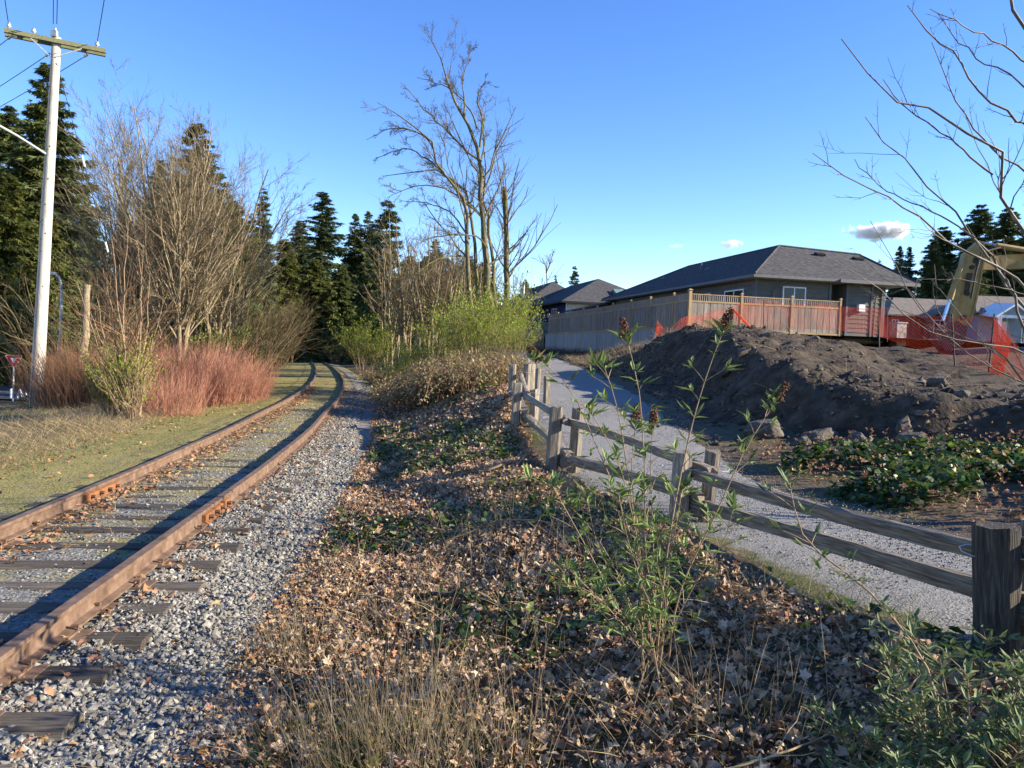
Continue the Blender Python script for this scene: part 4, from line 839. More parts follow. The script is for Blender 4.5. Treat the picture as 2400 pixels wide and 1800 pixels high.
# ------------------------------------------------------------------ excavator arm
ex = empty('excavator', at(2300, 760, 25), 0, label='mustard yellow excavator with raised arm parked behind the soil mound', cat='excavator')
exl = np.array(ex.location)
def exw(x, y, d): return at(x, y, d) - exl
def plate_beam(path, wids, thick, mat, name):
    """a fabricated box arm: outline in the photo's plane given by centre path and widths, thickness along depth"""
    P = np.array(path); T = nrm(np.gradient(P, axis=0)); D = np.array([.25, .97, 0.0]); N = nrm(np.cross(T, D)); w = np.array(wids)[:, None]
    L = P + N * w / 2; Rr = P - N * w / 2; n = len(P); V = np.concatenate([L - D * thick / 2, Rr - D * thick / 2, L + D * thick / 2, Rr + D * thick / 2])
    i = np.arange(n - 1)
    q = np.concatenate([np.stack([i, i + 1, n + i + 1, n + i], -1), np.stack([2 * n + i, 3 * n + i, 3 * n + i + 1, 2 * n + i + 1], -1), np.stack([i, 2 * n + i, 2 * n + i + 1, i + 1], -1), np.stack([n + i, n + i + 1, 3 * n + i + 1, 3 * n + i], -1),
                        [[0, n, 3 * n, 2 * n]], [[n - 1, 3 * n - 1, 4 * n - 1, 2 * n - 1]]])
    return mk(name, V, [q], mat)
ob('stick', plate_beam([exw(2296, 568, 25), exw(2280, 600, 25), exw(2268, 660, 25), exw(2257, 720, 25), exw(2249, 762, 25)], [.12, .55, .60, .55, .45], .38, m_exc, 'stick'), ex)
ob('boom', plate_beam([exw(2276, 622, 25.45), exw(2340, 616, 25.45), exw(2420, 612, 25.4), exw(2540, 650, 25), exw(2620, 730, 24.8)], [.34, .46, .50, .62, .6], .36, m_exc, 'boom'), ex)
st_c = [exw(2296, 568, 25), exw(2280, 600, 25), exw(2268, 660, 25), exw(2257, 720, 25), exw(2249, 762, 25)]; st_w = [.12, .55, .60, .55, .45]
for s_i in (-1, 1):
    P_ = np.array(st_c); T_ = nrm(np.gradient(P_, axis=0)); D_i = np.array([.25, .97, 0.0]); N_ = nrm(np.cross(T_, D_i)); E_i = P_ + N_ * (np.array(st_w) / 2)[:, None] * s_i
    ob('flange', plate_beam(list(E_i), [.045] * 5, .47, m_exc, 'flange'), ex)
for (x_, y_, r_) in ((2283, 612, .11), (2272, 628, .07), (2262, 690, .06), (2252, 745, .09)):
    c_ = exw(x_, y_, 25); ob('pin_boss', MB().tube([c_ - np.array([.06, .26, 0]), c_ + np.array([.06, .26, 0])], r_, 12).mesh('pin_boss', m_excd), ex)
ob('wear_stripe', plate_beam([exw(2273, 640, 24.79), exw(2264, 690, 24.79)], [.16, .13], .02, m_excd, 'wear_stripe'), ex)
bc = ob('stick_ram', MB().tube([exw(2335, 575, 25), exw(2440, 592, 25)], .085, 10).mesh('stick_ram', m_exc), ex)
ob('ram_rod', MB().tube([exw(2300, 569, 25), exw(2336, 575, 25)], .045, 10).mesh('ram_rod', m_chrome), bc)
b2 = ob('bucket_ram', MB().tube([exw(2250, 630, 24.75), exw(2226, 702, 24.75)], .10, 10).mesh('bucket_ram', m_exc), ex)
ob('ram_rod', MB().tube([exw(2226, 702, 24.75), exw(2210, 752, 24.75)], .055, 10).mesh('ram_rod', m_chrome), b2)
ob('side_plate', plate_beam([exw(2254, 640, 24.72), exw(2241, 700, 24.72), exw(2236, 745, 24.72)], [.1, .16, .1], .06, m_exc, 'side_plate'), ex)
ob('hydraulic_hose', MB().tube([exw(2298, 600, 24.7), exw(2287, 640, 24.6), exw(2276, 700, 24.7)], .03, 6).tube([exw(2345, 580, 24.9), exw(2300, 592, 24.6), exw(2287, 625, 24.7)], .028, 6).mesh('hydraulic_hose', m_excd), ex)
ob('bucket', plate_beam([exw(2246, 760, 25), exw(2228, 785, 25), exw(2205, 800, 25), exw(2196, 790, 25)], [.35, .8, .7, .3], .9, m_excd, 'bucket'), ex)
o = exw(2690, 760, 25); bz = 1.9 - exl[2]
ob('cab_body', MB().lo((o[0] - 1.3, o[1] - 1.3, bz + .9), (o[0] + 2.4, o[1] + 1.3, bz + 2.1)).lo((o[0] - 1.2, o[1] - 1.25, bz + 2.103), (o[0] + .5, o[1] - .1, bz + 3.0)).mesh('cab_body', m_exc), ex)
for dy in (-1.2, 1.2): ob('crawler_track', MB().prism([(o[0] - 2.0, bz + .2), (o[0] - 1.6, bz - .1), (o[0] + 1.7, bz - .1), (o[0] + 2.1, bz + .2), (o[0] + 2.1, bz + .55), (o[0] + 1.7, bz + .85), (o[0] - 1.6, bz + .85), (o[0] - 2.0, bz + .55)], o[1] + dy - .3, o[1] + dy + .3).mesh('crawler_track', m_excd), ex)

# ------------------------------------------------------------------ orange netting
def net(name, tops, bots, label, cell=.07, w=.0046, jit=.03, seed=1):
    """flexible net hung between stakes: top and bottom lines as lists of points"""
    rg = np.random.default_rng(seed); tp, _ = spline(np.array(tops, float), 60); bt, _ = spline(np.array(bots, float), 60)
    L = float(np.linalg.norm(np.diff(tp, axis=0), axis=1).sum()); nx_ = int(L / cell); nz_ = max(6, int(np.linalg.norm(tp - bt, axis=1).mean() / cell))
    u = np.linspace(0, 59, nx_); T = np.stack([np.interp(u, np.arange(60), tp[:, k]) for k in range(3)], -1); B = np.stack([np.interp(u, np.arange(60), bt[:, k]) for k in range(3)], -1)
    v = np.linspace(0, 1, nz_)[None, :, None]; G = T[:, None] * (1 - v) + B[:, None] * v
    uu_, vv_ = np.meshgrid(np.arange(nx_) * cell, np.arange(nz_) * cell, indexing='ij')
    G[..., 1] += (fbm(uu_, vv_, .9, seed, 3)) * .45; G[..., 0] += fbm(uu_, vv_, 1.3, seed + 9, 3) * .12
    G[::2, :, 2] += cell * .25
    P0 = np.concatenate([G[:-1, :-1].reshape(-1, 3), G[1:, :-1].reshape(-1, 3), G[:, 0][:-1], G[:, -1][:-1]]); P1 = np.concatenate([G[1:, 1:].reshape(-1, 3), G[:-1, 1:].reshape(-1, 3), G[:, 0][1:], G[:, -1][1:]])
    V, Q = tubes(np.stack([P0, P1], 1), np.full((len(P0), 2), w), 3)
    r = empty(name, bots[0], 0, label=label, cat='netting', group='orange safety netting on the mound')
    ob('mesh_strands', mk('mesh_strands', V - np.array(bots[0]), [Q], m_net), r); return r
def stake(r, p, q_, rad=.02): ob('stake', MB().tube([np.array(p) - np.array(r.location), np.array(q_) - np.array(r.location)], rad, 6).mesh('stake', m_excd), r)
tA = [at(1541, 752, 33), at(1560, 772, 33), at(1600, 745, 33), at(1640, 738, 33.5), at(1700, 722, 34), at(1790, 706, 34.5), at(1850, 712, 34.5), at(1925, 712, 34.5), at(1972, 720, 34), at(2080, 722, 33)]
bA = [at(1533, 818, 33), at(1565, 812, 33), at(1600, 800, 33), at(1650, 782, 33.5), at(1715, 778, 34), at(1790, 776, 34.5), at(1850, 772, 34.5), at(1925, 772, 34.5), at(1972, 775, 34), at(2080, 790, 33)]
nA = net('safety_netting', tA, bA, 'orange netting strung in front of the sunlit board fence', seed=3)
for a, b in ((tA[0], bA[0]), (tA[2], bA[2]), (tA[5], bA[5]), (tA[8], bA[8]), (tA[9], bA[9])): stake(nA, a + np.array([0, 0, .05]), b - np.array([0, 0, .2]))
tB = [at(1541, 755, 32.6), at(1548, 775, 32.4), at(1556, 800, 32.5)]; bB = [at(1530, 818, 32.6), at(1540, 818, 32.4), at(1552, 822, 32.5)]
nB = net('safety_netting', tB, bB, 'bunched end of orange netting hanging over the concrete wall', cell=.045, w=.006, seed=8)
tC = [at(2058, 748, 22), at(2130, 740, 21), at(2230, 745, 20), at(2330, 745, 19), at(2355, 770, 18), at(2400, 850, 17)]
bC = [at(2062, 790, 22), at(2140, 815, 21), at(2240, 840, 20), at(2315, 885, 19), at(2352, 880, 18), at(2410, 905, 17)]
nC = net('safety_netting', tC, bC, 'orange netting sagging beneath the excavator arm', seed=5, cell=.085, w=.0024)
tD = [at(2332, 744, 18.8), at(2348, 765, 18.6), at(2372, 800, 18.4)]; bD = [at(2318, 892, 18.8), at(2335, 890, 18.6), at(2352, 870, 18.4)]
nD = net('safety_netting', tD, bD, 'gathered fold of orange netting at the crest near the bare tree', cell=.04, w=.006, seed=6)
for a, b in ((tC[0], bC[0]), (tC[2], bC[2]), (tC[3], bC[3])): stake(nC, a + np.array([0, 0, .1]), b - np.array([0, 0, .3]))
# diagonal folded strip and ground sheet
sh = np.array([at(1715, 722, 33.3), at(1740, 748, 33), at(1768, 776, 32.8)])
ob('netting_rope', MB().tube(sh, .05, 6).mesh('netting_rope', m_net), label='twisted orange netting strip running down to the mound', cat='netting')
gs = spline([at(1566, 812, 32.2), at(1590, 795, 32), at(1620, 782, 31.5), at(1680, 778, 31.5), at(1730, 776, 31.5)], 30)[0]
rows = np.stack([gs + np.array([0, 1.2 * t - .3, .03 - .2 * abs(t - .4)]) + np.c_[np.zeros(30), np.zeros(30), fbm(np.arange(30) * .6, np.full(30, t * 3), 1, 4, 3) * .22] for t in np.linspace(0, 1, 8)], 1)
strip('ground_sheet', rows, m_plas, label='pale plastic sheet lying along the mound top under the netting', cat='sheet')

# ------------------------------------------------------------------ utility pole, wires, lamps, signs
PB = at(84, 962, 22.0); PT = at(133, 88, 22.0)
pole = empty('utility_pole', PB, 0, label='tall bleached wooden utility pole with green crossarm beside the red shrubs', cat='utility pole')
pl = PT - PB
def on_pole(t): return pl * t
ob('pole_shaft', MB().tube([on_pole(t) for t in np.linspace(-.03, 1, 14)], np.linspace(.185, .115, 14), 18).mesh('pole_shaft', m_pole, True), pole)
hk = MB(); rg = np.random.default_rng(8)
for k in range(46):
    t = rg.uniform(.03, .97); a = rg.uniform(-2.2, .6); r_ = .185 - .07 * t; hk.box(on_pole(t) + np.array([math.sin(a) * r_ * 1.0, -math.cos(a) * r_, 0]), (.02, .02, rg.uniform(.015, .04)))
ob('gaff_marks', hk.mesh('gaff_marks', m_excd), pole, kind='stuff')
ad = nrm(np.array([.86, .50, -.01])); ac = pl * .992
armR = np.array([ad, np.cross([0, 0, 1], ad), [0, 0, 1]]).T
for s in (-1, 1):
    ob('crossarm', MB().box(ac + np.array([-.5, .86, 0]) * .155 * s + [0, 0, -.06], (2.45, .095, .12), armR).mesh('crossarm', m_arm), pole)
for s in (-1, 1):
    ob('arm_brace', MB().tube([ac + ad * .62 * s + [.09, -.15, -.13], pl * .945 + [.07 * s, -.12, 0]], .016, 5).mesh('arm_brace', m_galv), pole)
insp = []
for t in (-1.1, -.52, 1.02):
    p = ac + ad * t + [0.03, -.1, .01]; insp.append(p)
    z = [0, .05, .06, .09, .11, .13, .16, .18]; rr = [.02, .02, .06, .062, .035, .055, .03, .02]
    ob('insulator', MB().tube([p + [0, 0, a] for a in z], rr, 12).mesh('insulator', m_porc, True), pole)
ob('pole_top_bracket', MB().box(pl * 1.0 + [0, -.12, .06], (.16, .1, .16)).tube([pl + [.02, -.1, .1], pl + [.02, -.1, .22]], .03, 8).mesh('pole_top_bracket', m_galv), pole)
ob('ground_wire', MB().tube([on_pole(t) + [-.06 + .03 * math.sin(t * 9), -(.19 - .07 * t), 0] for t in np.linspace(.0, .98, 20)], .008, 4).mesh('ground_wire', m_excd), pole)
la = ob('lamp_arm', MB().tube([at(106, 360, 21.8) - PB, at(40, 318, 20.9) - PB, at(-60, 262, 19.6) - PB], .035, 8).mesh('lamp_arm', m_galv), pole)
ob('lamp_head', MB().box(at(-85, 252, 19.3) - PB, (.6, .3, .14)).mesh('lamp_head', m_galv), la)
wires = []
def wire(name, pts, r, label, n=24, sag=0.0):
    P = spline(pts, n)[0] if len(pts) > 2 else np.array(pts[0]) + (np.array(pts[1]) - np.array(pts[0])) * np.linspace(0, 1, n)[:, None]
    t = np.linspace(0, 1, n); P = P.copy(); P[:, 2] -= sag * 4 * t * (1 - t)
    return ob(name, MB().tube(P, r, 5).mesh(name, m_wire), label=label, cat='cable', group='overhead cables')
away = nrm(np.array([-math.sin(R_(50)), math.cos(R_(50)), 0.0])); near = nrm(np.array([.515, -.857, 0.0]))
for p, nm in ((insp[0], 'outer left end of the crossarm'), (pl * 1.0 + np.array([-.04, -.1, .22]), 'left of the pole top'), (pl * 1.0 + np.array([.06, -.1, .22]), 'right of the pole top'), (insp[2], 'right end of the crossarm')):
    a = PB + p + [0, 0, .12]; wire('power_line', [a, a + near * 24 + [0, 0, .4]], .011, 'dark cable rising overhead from the ' + nm, sag=.25)
for p, nm in ((ac + ad * -1.05 + [0, 0, -.12], 'upper'), (pl * .955 + [-.1, -.1, 0], 'middle'), (ac + ad * .75 + [0, .1, -.16], 'lower')):
    a = PB + p; w = wire('power_line', [a, a + away * 30 + [0, 0, .3]], .011, f'{nm} of the three dark cables leaving the crossarm to the left', sag=.35)
    ob('strain_insulator', MB().tube([a + away * t for t in (.05, .12, .2, .28, .36, .44)], [.02, .045, .03, .045, .03, .02], 8).mesh('strain_insulator', m_porc), w)
g0 = PB + pl * .93 + [.1, -.1, 0]; g1 = at(318, 830, 27)
guy = wire('guy_wire', [g0, g1], .009, 'thin guy wire slanting from the pole top into the bare thicket')
for t in (.27, .56): ob('guy_insulator', MB().tube([g0 + (g1 - g0) * t, g0 + (g1 - g0) * (t + .035)], .03, 8).mesh('guy_insulator', m_white), guy)
# street lamps
def street_lamp(xb, yb, d, pts, label, r=.07):
    b = at(xb, yb, d); o = empty('street_lamp', b, 0, label=label, cat='street lamp', group='street lamps by the road')
    P = np.array([at(x, y, d) - b for x, y in pts]); ob('mast', MB().tube(spline(P, 20)[0], np.linspace(r, r * .6, 20), 10).mesh('mast', m_galv, True), o)
    hp = P[-1]; ob('lamp_head', MB().box(hp + [-.35, 0, 0], (.75, .3, .13)).mesh('lamp_head', m_galv), o); return o
street_lamp(139, 880, 38, [(139, 880), (142, 760), (144, 690), (143, 668), (139, 650), (133, 643), (128, 641)], 'slim curved street lamp just right of the utility pole', .085)
street_lamp(78, 880, 52, [(78, 880), (90, 760), (98, 640), (99, 615), (88, 607), (68, 604)], 'street lamp whose arm shows left of the utility pole', .08)
# yield sign
yb = at(31, 933, 30); ys = empty('yield_sign', yb, R_(28), label='red and white triangular yield sign on a steel post', cat='sign')
def yw(x, y, d=30): return at(x, y, d) - yb
ob('sign_post', MB().tube([yw(30.5, 940), yw(32.5, 838)], .03, 8).mesh('sign_post', m_galv), ys)
def tri(cx, cy, s, y, mat, name, parent, th=.006):
    c = yw(cx, cy); v = [(c[0] - s, y, c[2] + s * .577), (c[0] + s, y, c[2] + s * .577), (c[0], y, c[2] - s * 1.155)]
    # rounded corners
    P = []
    for i in range(3):
        a, b, d_ = np.array(v[i - 1]), np.array(v[i]), np.array(v[(i + 1) % 3])
        for t in (0, .5, 1): P.append(b + (a - b) * .08 * (1 - t) + (d_ - b) * .08 * t)
    n = len(P); F = np.array(P); Bk = F + [0, th, 0]
    m = MB().add(np.r_[F, Bk], [[i, (i + 1) % n, n + (i + 1) % n, n + i] for i in range(n)]); m.F[n] = [np.array([list(range(n))[::-1], [n + i for i in range(n)]])]
    return ob(name, m.mesh(name, mat), parent)
pnl = tri(32.5, 843, .305, -.062, m_white, 'sign_panel', ys)
tri(32.5, 843, .285, -.068, m_red, 'red_border', pnl, .004); tri(32.5, 843, .115, -.074, m_white, 'white_centre', pnl, .004)
cb = at(70, 900, 47); cs = empty('chevron_sign', cb, R_(25), label='black and yellow chevron marker at the road edge', cat='sign')
ob('sign_post', MB().tube([(0, .06, -.3), (0, .06, 1.3)], .035, 6).mesh('sign_post', m_galv), cs)
cp = ob('sign_panel', MB().lo((-.24, .0, .2), (.24, .02, 1.35)).mesh('sign_panel', m_blk), cs)
for k in range(3):
    z = .3 + k * .36; m = MB(); m.prism([(-.22, z), (0, z + .16), (.22, z), (.22, z + .17), (0, z + .33), (-.22, z + .17)], -.008, -.002); ob('chevron', m.mesh('chevron', m_yel), cp)
nb = at(71, 880, 52); ns = empty('street_name_sign', nb, 0, label='small green street name sign on a thin post', cat='sign')
ob('sign_post', MB().tube([(0, 0, -.6), (0, 0, 2.9)], .03, 6).mesh('sign_post', m_galv), ns)
ob('name_blade', MB().box((0, -.05, 2.85), (.75, .02, .17)).mesh('name_blade', m_grn), ns); ob('name_blade', MB().box((.05, 0, 3.06), (.02, .7, .15)).mesh('name_blade', m_grn), ns)
for k, (x, y0, y1, ln, nm) in enumerate(((26.5, 932, 911, 0, 'leftmost, beside the yield sign post'), (42, 934, 922, .1, 'shortest, in the middle'), (52, 928, 911, -.4, 'tilted one nearest the utility pole'), (57, 926, 920, 1.0, 'lying over towards the pole'))):
    b = at(x, y0, 32); h = (y0 - y1) / FPX * 32
    o = empty('marker_post', b, 0, label=f'short white marker post on the verge, {nm}', cat='post', group='white marker posts'); o.rotation_euler = (0, ln, 0)
    ob('post_body', MB().tube([(0, 0, -.05), (0, 0, h * .9), (0, 0, h)], [.055, .055, .03], 10).mesh('post_body', m_white), o); ob('reflector_band', MB().tube([(0, 0, h * .6), (0, 0, h * .72)], .058, 10).mesh('reflector_band', m_galv), o)

# far walker on the track
pb = at(714, 846.5, 92); walker = empty('person', pb, .25, label='distant person in navy jacket and dark trousers walking between the rails', cat='person')
def skin_mesh(name, verts, edges, radii, mat, parent, root=0, sub=1):
    me = bpy.data.meshes.new(name); me.from_pydata(verts, edges, []); o = ob(name, me, parent); md = o.modifiers.new('skin', 'SKIN')
    for v, r in zip(me.skin_vertices[0].data, radii): v.radius = (r, r) if not isinstance(r, tuple) else r; v.use_root = False
    me.skin_vertices[0].data[root].use_root = True
    o.modifiers.new('sub', 'SUBSURF').levels = sub; o.modifiers['sub'].render_levels = sub; me.materials.append(mat); return o
k_ = 1.62 / 1.75
def kk(l): return [tuple(c * k_ for c in v) for v in l]
skin_mesh('body', kk([(0, 0, .93), (0, 0, 1.15), (0, .01, 1.38), (0, .02, 1.5), (0, .0, 1.62), (0, 0, 1.72), (.19, 0, 1.42), (.25, .03, 1.15), (.24, -.06, .92), (.24, -.08, .83), (-.19, 0, 1.42), (-.25, -.05, 1.15), (-.24, .06, .93), (-.24, .09, .84),
                  (.1, 0, .88), (.11, -.12, .5), (.11, .02, .1), (.11, -.1, .04), (-.1, 0, .88), (-.1, .14, .5), (-.1, .28, .12), (-.1, .2, .05)]),
          [(0, 1), (1, 2), (2, 3), (3, 4), (4, 5), (2, 6), (6, 7), (7, 8), (8, 9), (2, 10), (10, 11), (11, 12), (12, 13), (0, 14), (14, 15), (15, 16), (16, 17), (0, 18), (18, 19), (19, 20), (20, 21)],
          [.16, .16, .18, .06, .09, .08, .075, .055, .04, .035, .075, .055, .04, .035, .1, .07, .05, .045, .1, .07, .05, .045], m_trou, walker)
skin_mesh('jacket', kk([(0, 0, .85), (0, 0, 1.1), (0, .01, 1.36), (0, .02, 1.47), (.2, 0, 1.42), (.26, .03, 1.15), (.25, -.05, .95), (-.2, 0, 1.42), (-.26, -.05, 1.15), (-.25, .05, .95)]), [(0, 1), (1, 2), (2, 3), (2, 4), (4, 5), (5, 6), (2, 7), (7, 8), (8, 9)], [.2, .2, .21, .1, .1, .08, .065, .1, .08, .065], m_navy, walker)
skin_mesh('hair', kk([(0, -.01, 1.64), (0, .0, 1.74)]), [(0, 1)], [.095, .085], m_hair, walker)

# ------------------------------------------------------------------ trees and shrubs
def resample(poly, K):
    return spline(np.array(poly, float), K)[0]
def grow(P, Rd, n, t0, t1, ratio, ang, up, K, rg, minr=.004, rr=.6, wig=.06, jl=.35, bias=None):
    """child branches of every branch in P (N,K0,3)"""
    N, K0, _ = P.shape; idx = np.repeat(np.arange(N), n); m = len(idx)
    t = rg.uniform(t0, t1, m); f = t * (K0 - 1); i = np.clip(f.astype(int), 0, K0 - 2); w = (f - i)[:, None]
    b = P[idx, i] * (1 - w) + P[idx, i + 1] * w; T = nrm(P[idx, i + 1] - P[idx, i]); r0 = Rd[idx, i] * (1 - w[:, 0]) + Rd[idx, i + 1] * w[:, 0]
    Lp = np.linalg.norm(np.diff(P, axis=1), axis=2).sum(1)[idx]
    pr = nrm(np.cross(T, rg.normal(0, 1, (m, 3)))); a = ang * rg.uniform(.7, 1.3, m)
    d = np.cos(a)[:, None] * T + np.sin(a)[:, None] * pr
    if bias is not None: d = nrm(d + np.array(bias))
    L = Lp * ratio * (1.15 - .75 * t) * np.exp(rg.normal(0, jl, m))
    s = np.linspace(0, 1, K)[None, :, None]
    Q = b[:, None] + d[:, None] * (L[:, None, None] * s) + np.array([0, 0, 1.0]) * (up * L)[:, None, None] * s**2
    wg = np.cumsum(rg.normal(0, wig, (m, K, 3)), axis=1); wg -= wg[:, :1]; Q = Q + wg * L[:, None, None] * .5
    r = np.maximum(np.minimum(r0 * rr, L * .03 + minr), minr)[:, None] * np.linspace(1, .35, K)[None]
    return Q, r
def bmesh_of(parts):
    Vs = []; Qs = []; n = 0
    for P, Rd, S in parts:
        V, Q = tubes(P, Rd, S); Vs.append(V); Qs.append(Q + n); n += len(V)
    return np.concatenate(Vs), np.concatenate(Qs)
def tree_from(name, base, stems, radii, levels, mats, label, cat='tree', group=None, seed=0, SK=10, S0=8, buds=False):
    """stems: world polylines; levels: kwargs for grow, thickest first"""
    rg = np.random.default_rng(seed); r = empty(name, base, 0, label=label, cat=cat, group=group); base = np.array(base)
    P = np.array([resample(s, SK) for s in stems]) - base; Rd = np.array([np.linspace(a, b, SK) for a, b in radii])
    P[:, 1:-1] += rg.normal(0, .012, P[:, 1:-1].shape) * np.linalg.norm(P[:, -1] - P[:, 0], axis=1)[:, None, None] * .5
    for k in range(len(P)):
        V, Q = tubes(P[k:k + 1], Rd[k:k + 1], S0); ob('trunk' if k == 0 else 'limb', mk('trunk', V, [Q], mats[0], True), r)
    cur = [(P, Rd)]; coarse = []; fine = []
    for k, lv in enumerate(levels):
        src = cur[-1]; S = lv.pop('S', 4) if isinstance(lv, dict) else 4
        Pn, Rn = grow(src[0], src[1], rg=rg, **lv); cur.append((Pn, Rn)); (coarse if k < len(levels) - 1 else fine).append((Pn, Rn, S))
    if coarse:
        V, Q = bmesh_of(coarse); ob('branches', mk('branches', V, [Q], mats[1]), r, kind='stuff')
    V, Q = bmesh_of(fine); ob('twigs', mk('twigs', V, [Q], mats[2]), r, kind='stuff')
    return r

def fan_stems(base, n, h, spread, rg, lean=(0, 0), base_r=.3):
    st = []
    for k in range(n):
        a = rg.uniform(0, 6.283); q_ = math.sqrt(rg.random()) * spread; hh = h * rg.uniform(.72, 1.0) * (1 - .22 * (q_ / max(spread, .01))**2)
        b = np.array(base) + [math.cos(a) * base_r * rg.random(), math.sin(a) * base_r * rg.random(), -.1]
        tip = b + [math.cos(a) * q_ + lean[0] * hh, math.sin(a) * q_ + lean[1] * hh, hh]
        mid = b + (tip - b) * .45 - np.array([math.cos(a), math.sin(a), 0]) * q_ * .14 + rg.normal(0, .12, 3)
        st.append([b, mid, tip])
    return st
def gb(px, y, d):
    p = at(px, y, d); return np.array([p[0], d, float(H(p[0], d))])

# multi-stemmed bare tree left of the track
rg = np.random.default_rng(51)
LV = lambda: [dict(jl=.22, n=15, t0=.2, t1=.97, ratio=.36, ang=.5, up=.14, K=6, minr=.009, rr=.5, S=4), dict(n=7, t0=.2, t1=.98, ratio=.42, ang=.55, up=.12, K=4, minr=.0075, rr=.6, S=3), dict(n=6, t0=.15, t1=1., ratio=.42, ang=.6, up=.08, K=3, minr=.0052, rr=.7, S=3)]
for px, d, n, h, sp, nm in ((408, 33, 17, 13.6, 3.3, 'tallest many stemmed bare tree rising left of the track'), (322, 36, 13, 11.8, 3.0, 'bare many stemmed tree with pale stems, next to the utility pole guy wire'), (492, 37, 15, 12.3, 3.6, 'bare spreading tree at the bend side of the left thicket')):
    b = gb(px, 800, d); st = fan_stems(b, n, h, sp, rg, (0.01 * (px - 400) / 40, 0))
    tree_from('bare_tree', b, st, [(rg.uniform(.06, .13), .018) for _ in st], LV(), (m_bark, m_bark, m_twig), nm, group='bare trees left of the track', seed=px)
# low arching bare thicket towards the bend
for px, d, n, h, sp, ln, nm in ((575, 42, 26, 6.3, 2.6, .16, 'arching bare shrub thicket closest to the track bend'), (610, 55, 22, 7.0, 2.6, .12, 'bare arching thicket where the track disappears'), (530, 38, 20, 5.2, 2.4, .1, 'tangled bare shrub behind the end of the red shrubs'), (250, 30, 18, 6.2, 2.6, -.05, 'bare shrub behind the red shrubs near the guy wire'), (165, 30, 14, 5.8, 2.8, -.12, 'bare shrub right beside the utility pole'), (50, 46, 12, 6.8, 2.8, -.1, 'bare branches spreading left behind the utility pole'), (660, 70, 18, 6.5, 2.2, .05, 'small bare thicket just left of the walker')):
    b = gb(px, 800, d); st = fan_stems(b, n, h, sp, rg, (ln, -.02), .9)
    tree_from('bare_shrub', b, st, [(rg.uniform(.022, .04), .008) for _ in st], [dict(n=8, t0=.15, t1=.97, ratio=.42, ang=.55, up=-.05, K=5, minr=.006, rr=.6, S=3), dict(n=6, t0=.15, t1=1, ratio=.45, ang=.6, up=-.04, K=3, minr=.005, rr=.7, S=3)], (m_twig, m_twig, m_twig), nm, 'shrub', 'bare shrubs along the left side', seed=px + 3)
# young saplings in front of the red shrubs
b = gb(312, 990, 18); st = []
for (x1, y1) in ((262, 560), (300, 520), (335, 600), (250, 640), (225, 690), (350, 640), (385, 700), (205, 720), (322, 560), (180, 660), (280, 620)):
    dd = 18 + rg.uniform(-1, 1); st.append([b + [rg.normal(0, .18), rg.normal(0, .2), 0], at((312 * .55 + x1 * .45) + rg.normal(0, 6), 990 * .6 + y1 * .4, dd), at(x1, y1, dd)])
tree_from('sapling', b, st, [(rg.uniform(.018, .033), .006) for _ in st], [dict(n=9, t0=.25, t1=.97, ratio=.36, ang=.6, up=.1, K=5, minr=.004, rr=.6, S=3), dict(n=4, t0=.2, t1=1, ratio=.4, ang=.6, up=.08, K=3, minr=.0035, rr=.7, S=3)], (m_stem, m_brnst, m_brnst), 'cluster of thin reddish saplings growing out of the leafy shrub', 'sapling', seed=5)
for px, y0, d, y1, x1, nm in ((198, 860, 27, 668, 204, 'short broken pale trunk standing right of the slim street lamp'),):
    b = gb(px, y0, d); tip = at(x1, y1, d)
    tree_from('tree_snag', b, [[b, at(199, 780, d), tip]], [(.17, .12)], [dict(n=5, t0=.5, t1=.99, ratio=.25, ang=.9, up=.1, K=4, minr=.008, rr=.3, S=3)], (m_bark, m_bark, m_twig), nm, 'tree', seed=9)

# the tall leaning bare maple in the middle
dM = 37.0; bM = gb(1150, 760, dM); bM[2] -= .2
limbs = [([(1152, 790), (1150, 733), (1144, 620), (1133, 514), (1129, 430), (1125, 345), (1110, 303), (1091, 278), (1053, 219), (1028, 134), (1005, 84)], .20, .014, 0),
         ([(1110, 790), (1110, 733), (1097, 620), (1091, 493), (1062, 430), (1036, 400), (1003, 341), (956, 286), (884, 240)], .14, .012, -1.2),
         ([(1127, 790), (1121, 725), (1114, 599), (1104, 493), (1091, 455), (1036, 409), (969, 400), (897, 413)], .12, .012, 1.0),
         ([(1091, 278), (1087, 177), (1100, 130), (1112, 105)], .045, .01, .0), ([(1129, 379), (1095, 354), (1036, 295), (986, 244), (939, 193)], .06, .01, -.6),
         ([(1118, 300), (1104, 261), (1036, 198), (977, 181)], .045, .01, .7), ([(1020, 360), (1003, 328), (927, 299), (859, 328)], .045, .01, .9),
         ([(1125, 345), (1127, 260), (1118, 240), (1140, 190), (1150, 200)], .05, .01, -.7), ([(1144, 620), (1128, 560), (1070, 550), (1000, 560), (950, 590)], .05, .01, -1.5),
         ([(1100, 560), (1060, 500), (1010, 480), (940, 470)], .045, .01, 1.3), ([(1097, 600), (1050, 600), (990, 630), (930, 680)], .045, .01, -1.8), ([(1160, 790), (1165, 690), (1152, 620), (1146, 540), (1140, 480), (1136, 360), (1135, 300), (1134, 275)], .11, .015, .8),
         ([(1133, 514), (1090, 470), (1040, 440), (960, 440), (905, 465)], .045, .01, -.4), ([(1062, 430), (1010, 380), (960, 350), (880, 370)], .05, .012, .4), ([(1146, 620), (1180, 600), (1215, 570)], .05, .012, .5)]
st = []; rd = []
for pts, r0, r1, off in limbs:
    n = len(pts); st.append([at(x, y, dM + off * (i / (n - 1)) * 1.6) for i, (x, y) in enumerate(pts)]); rd.append((r0, r1))
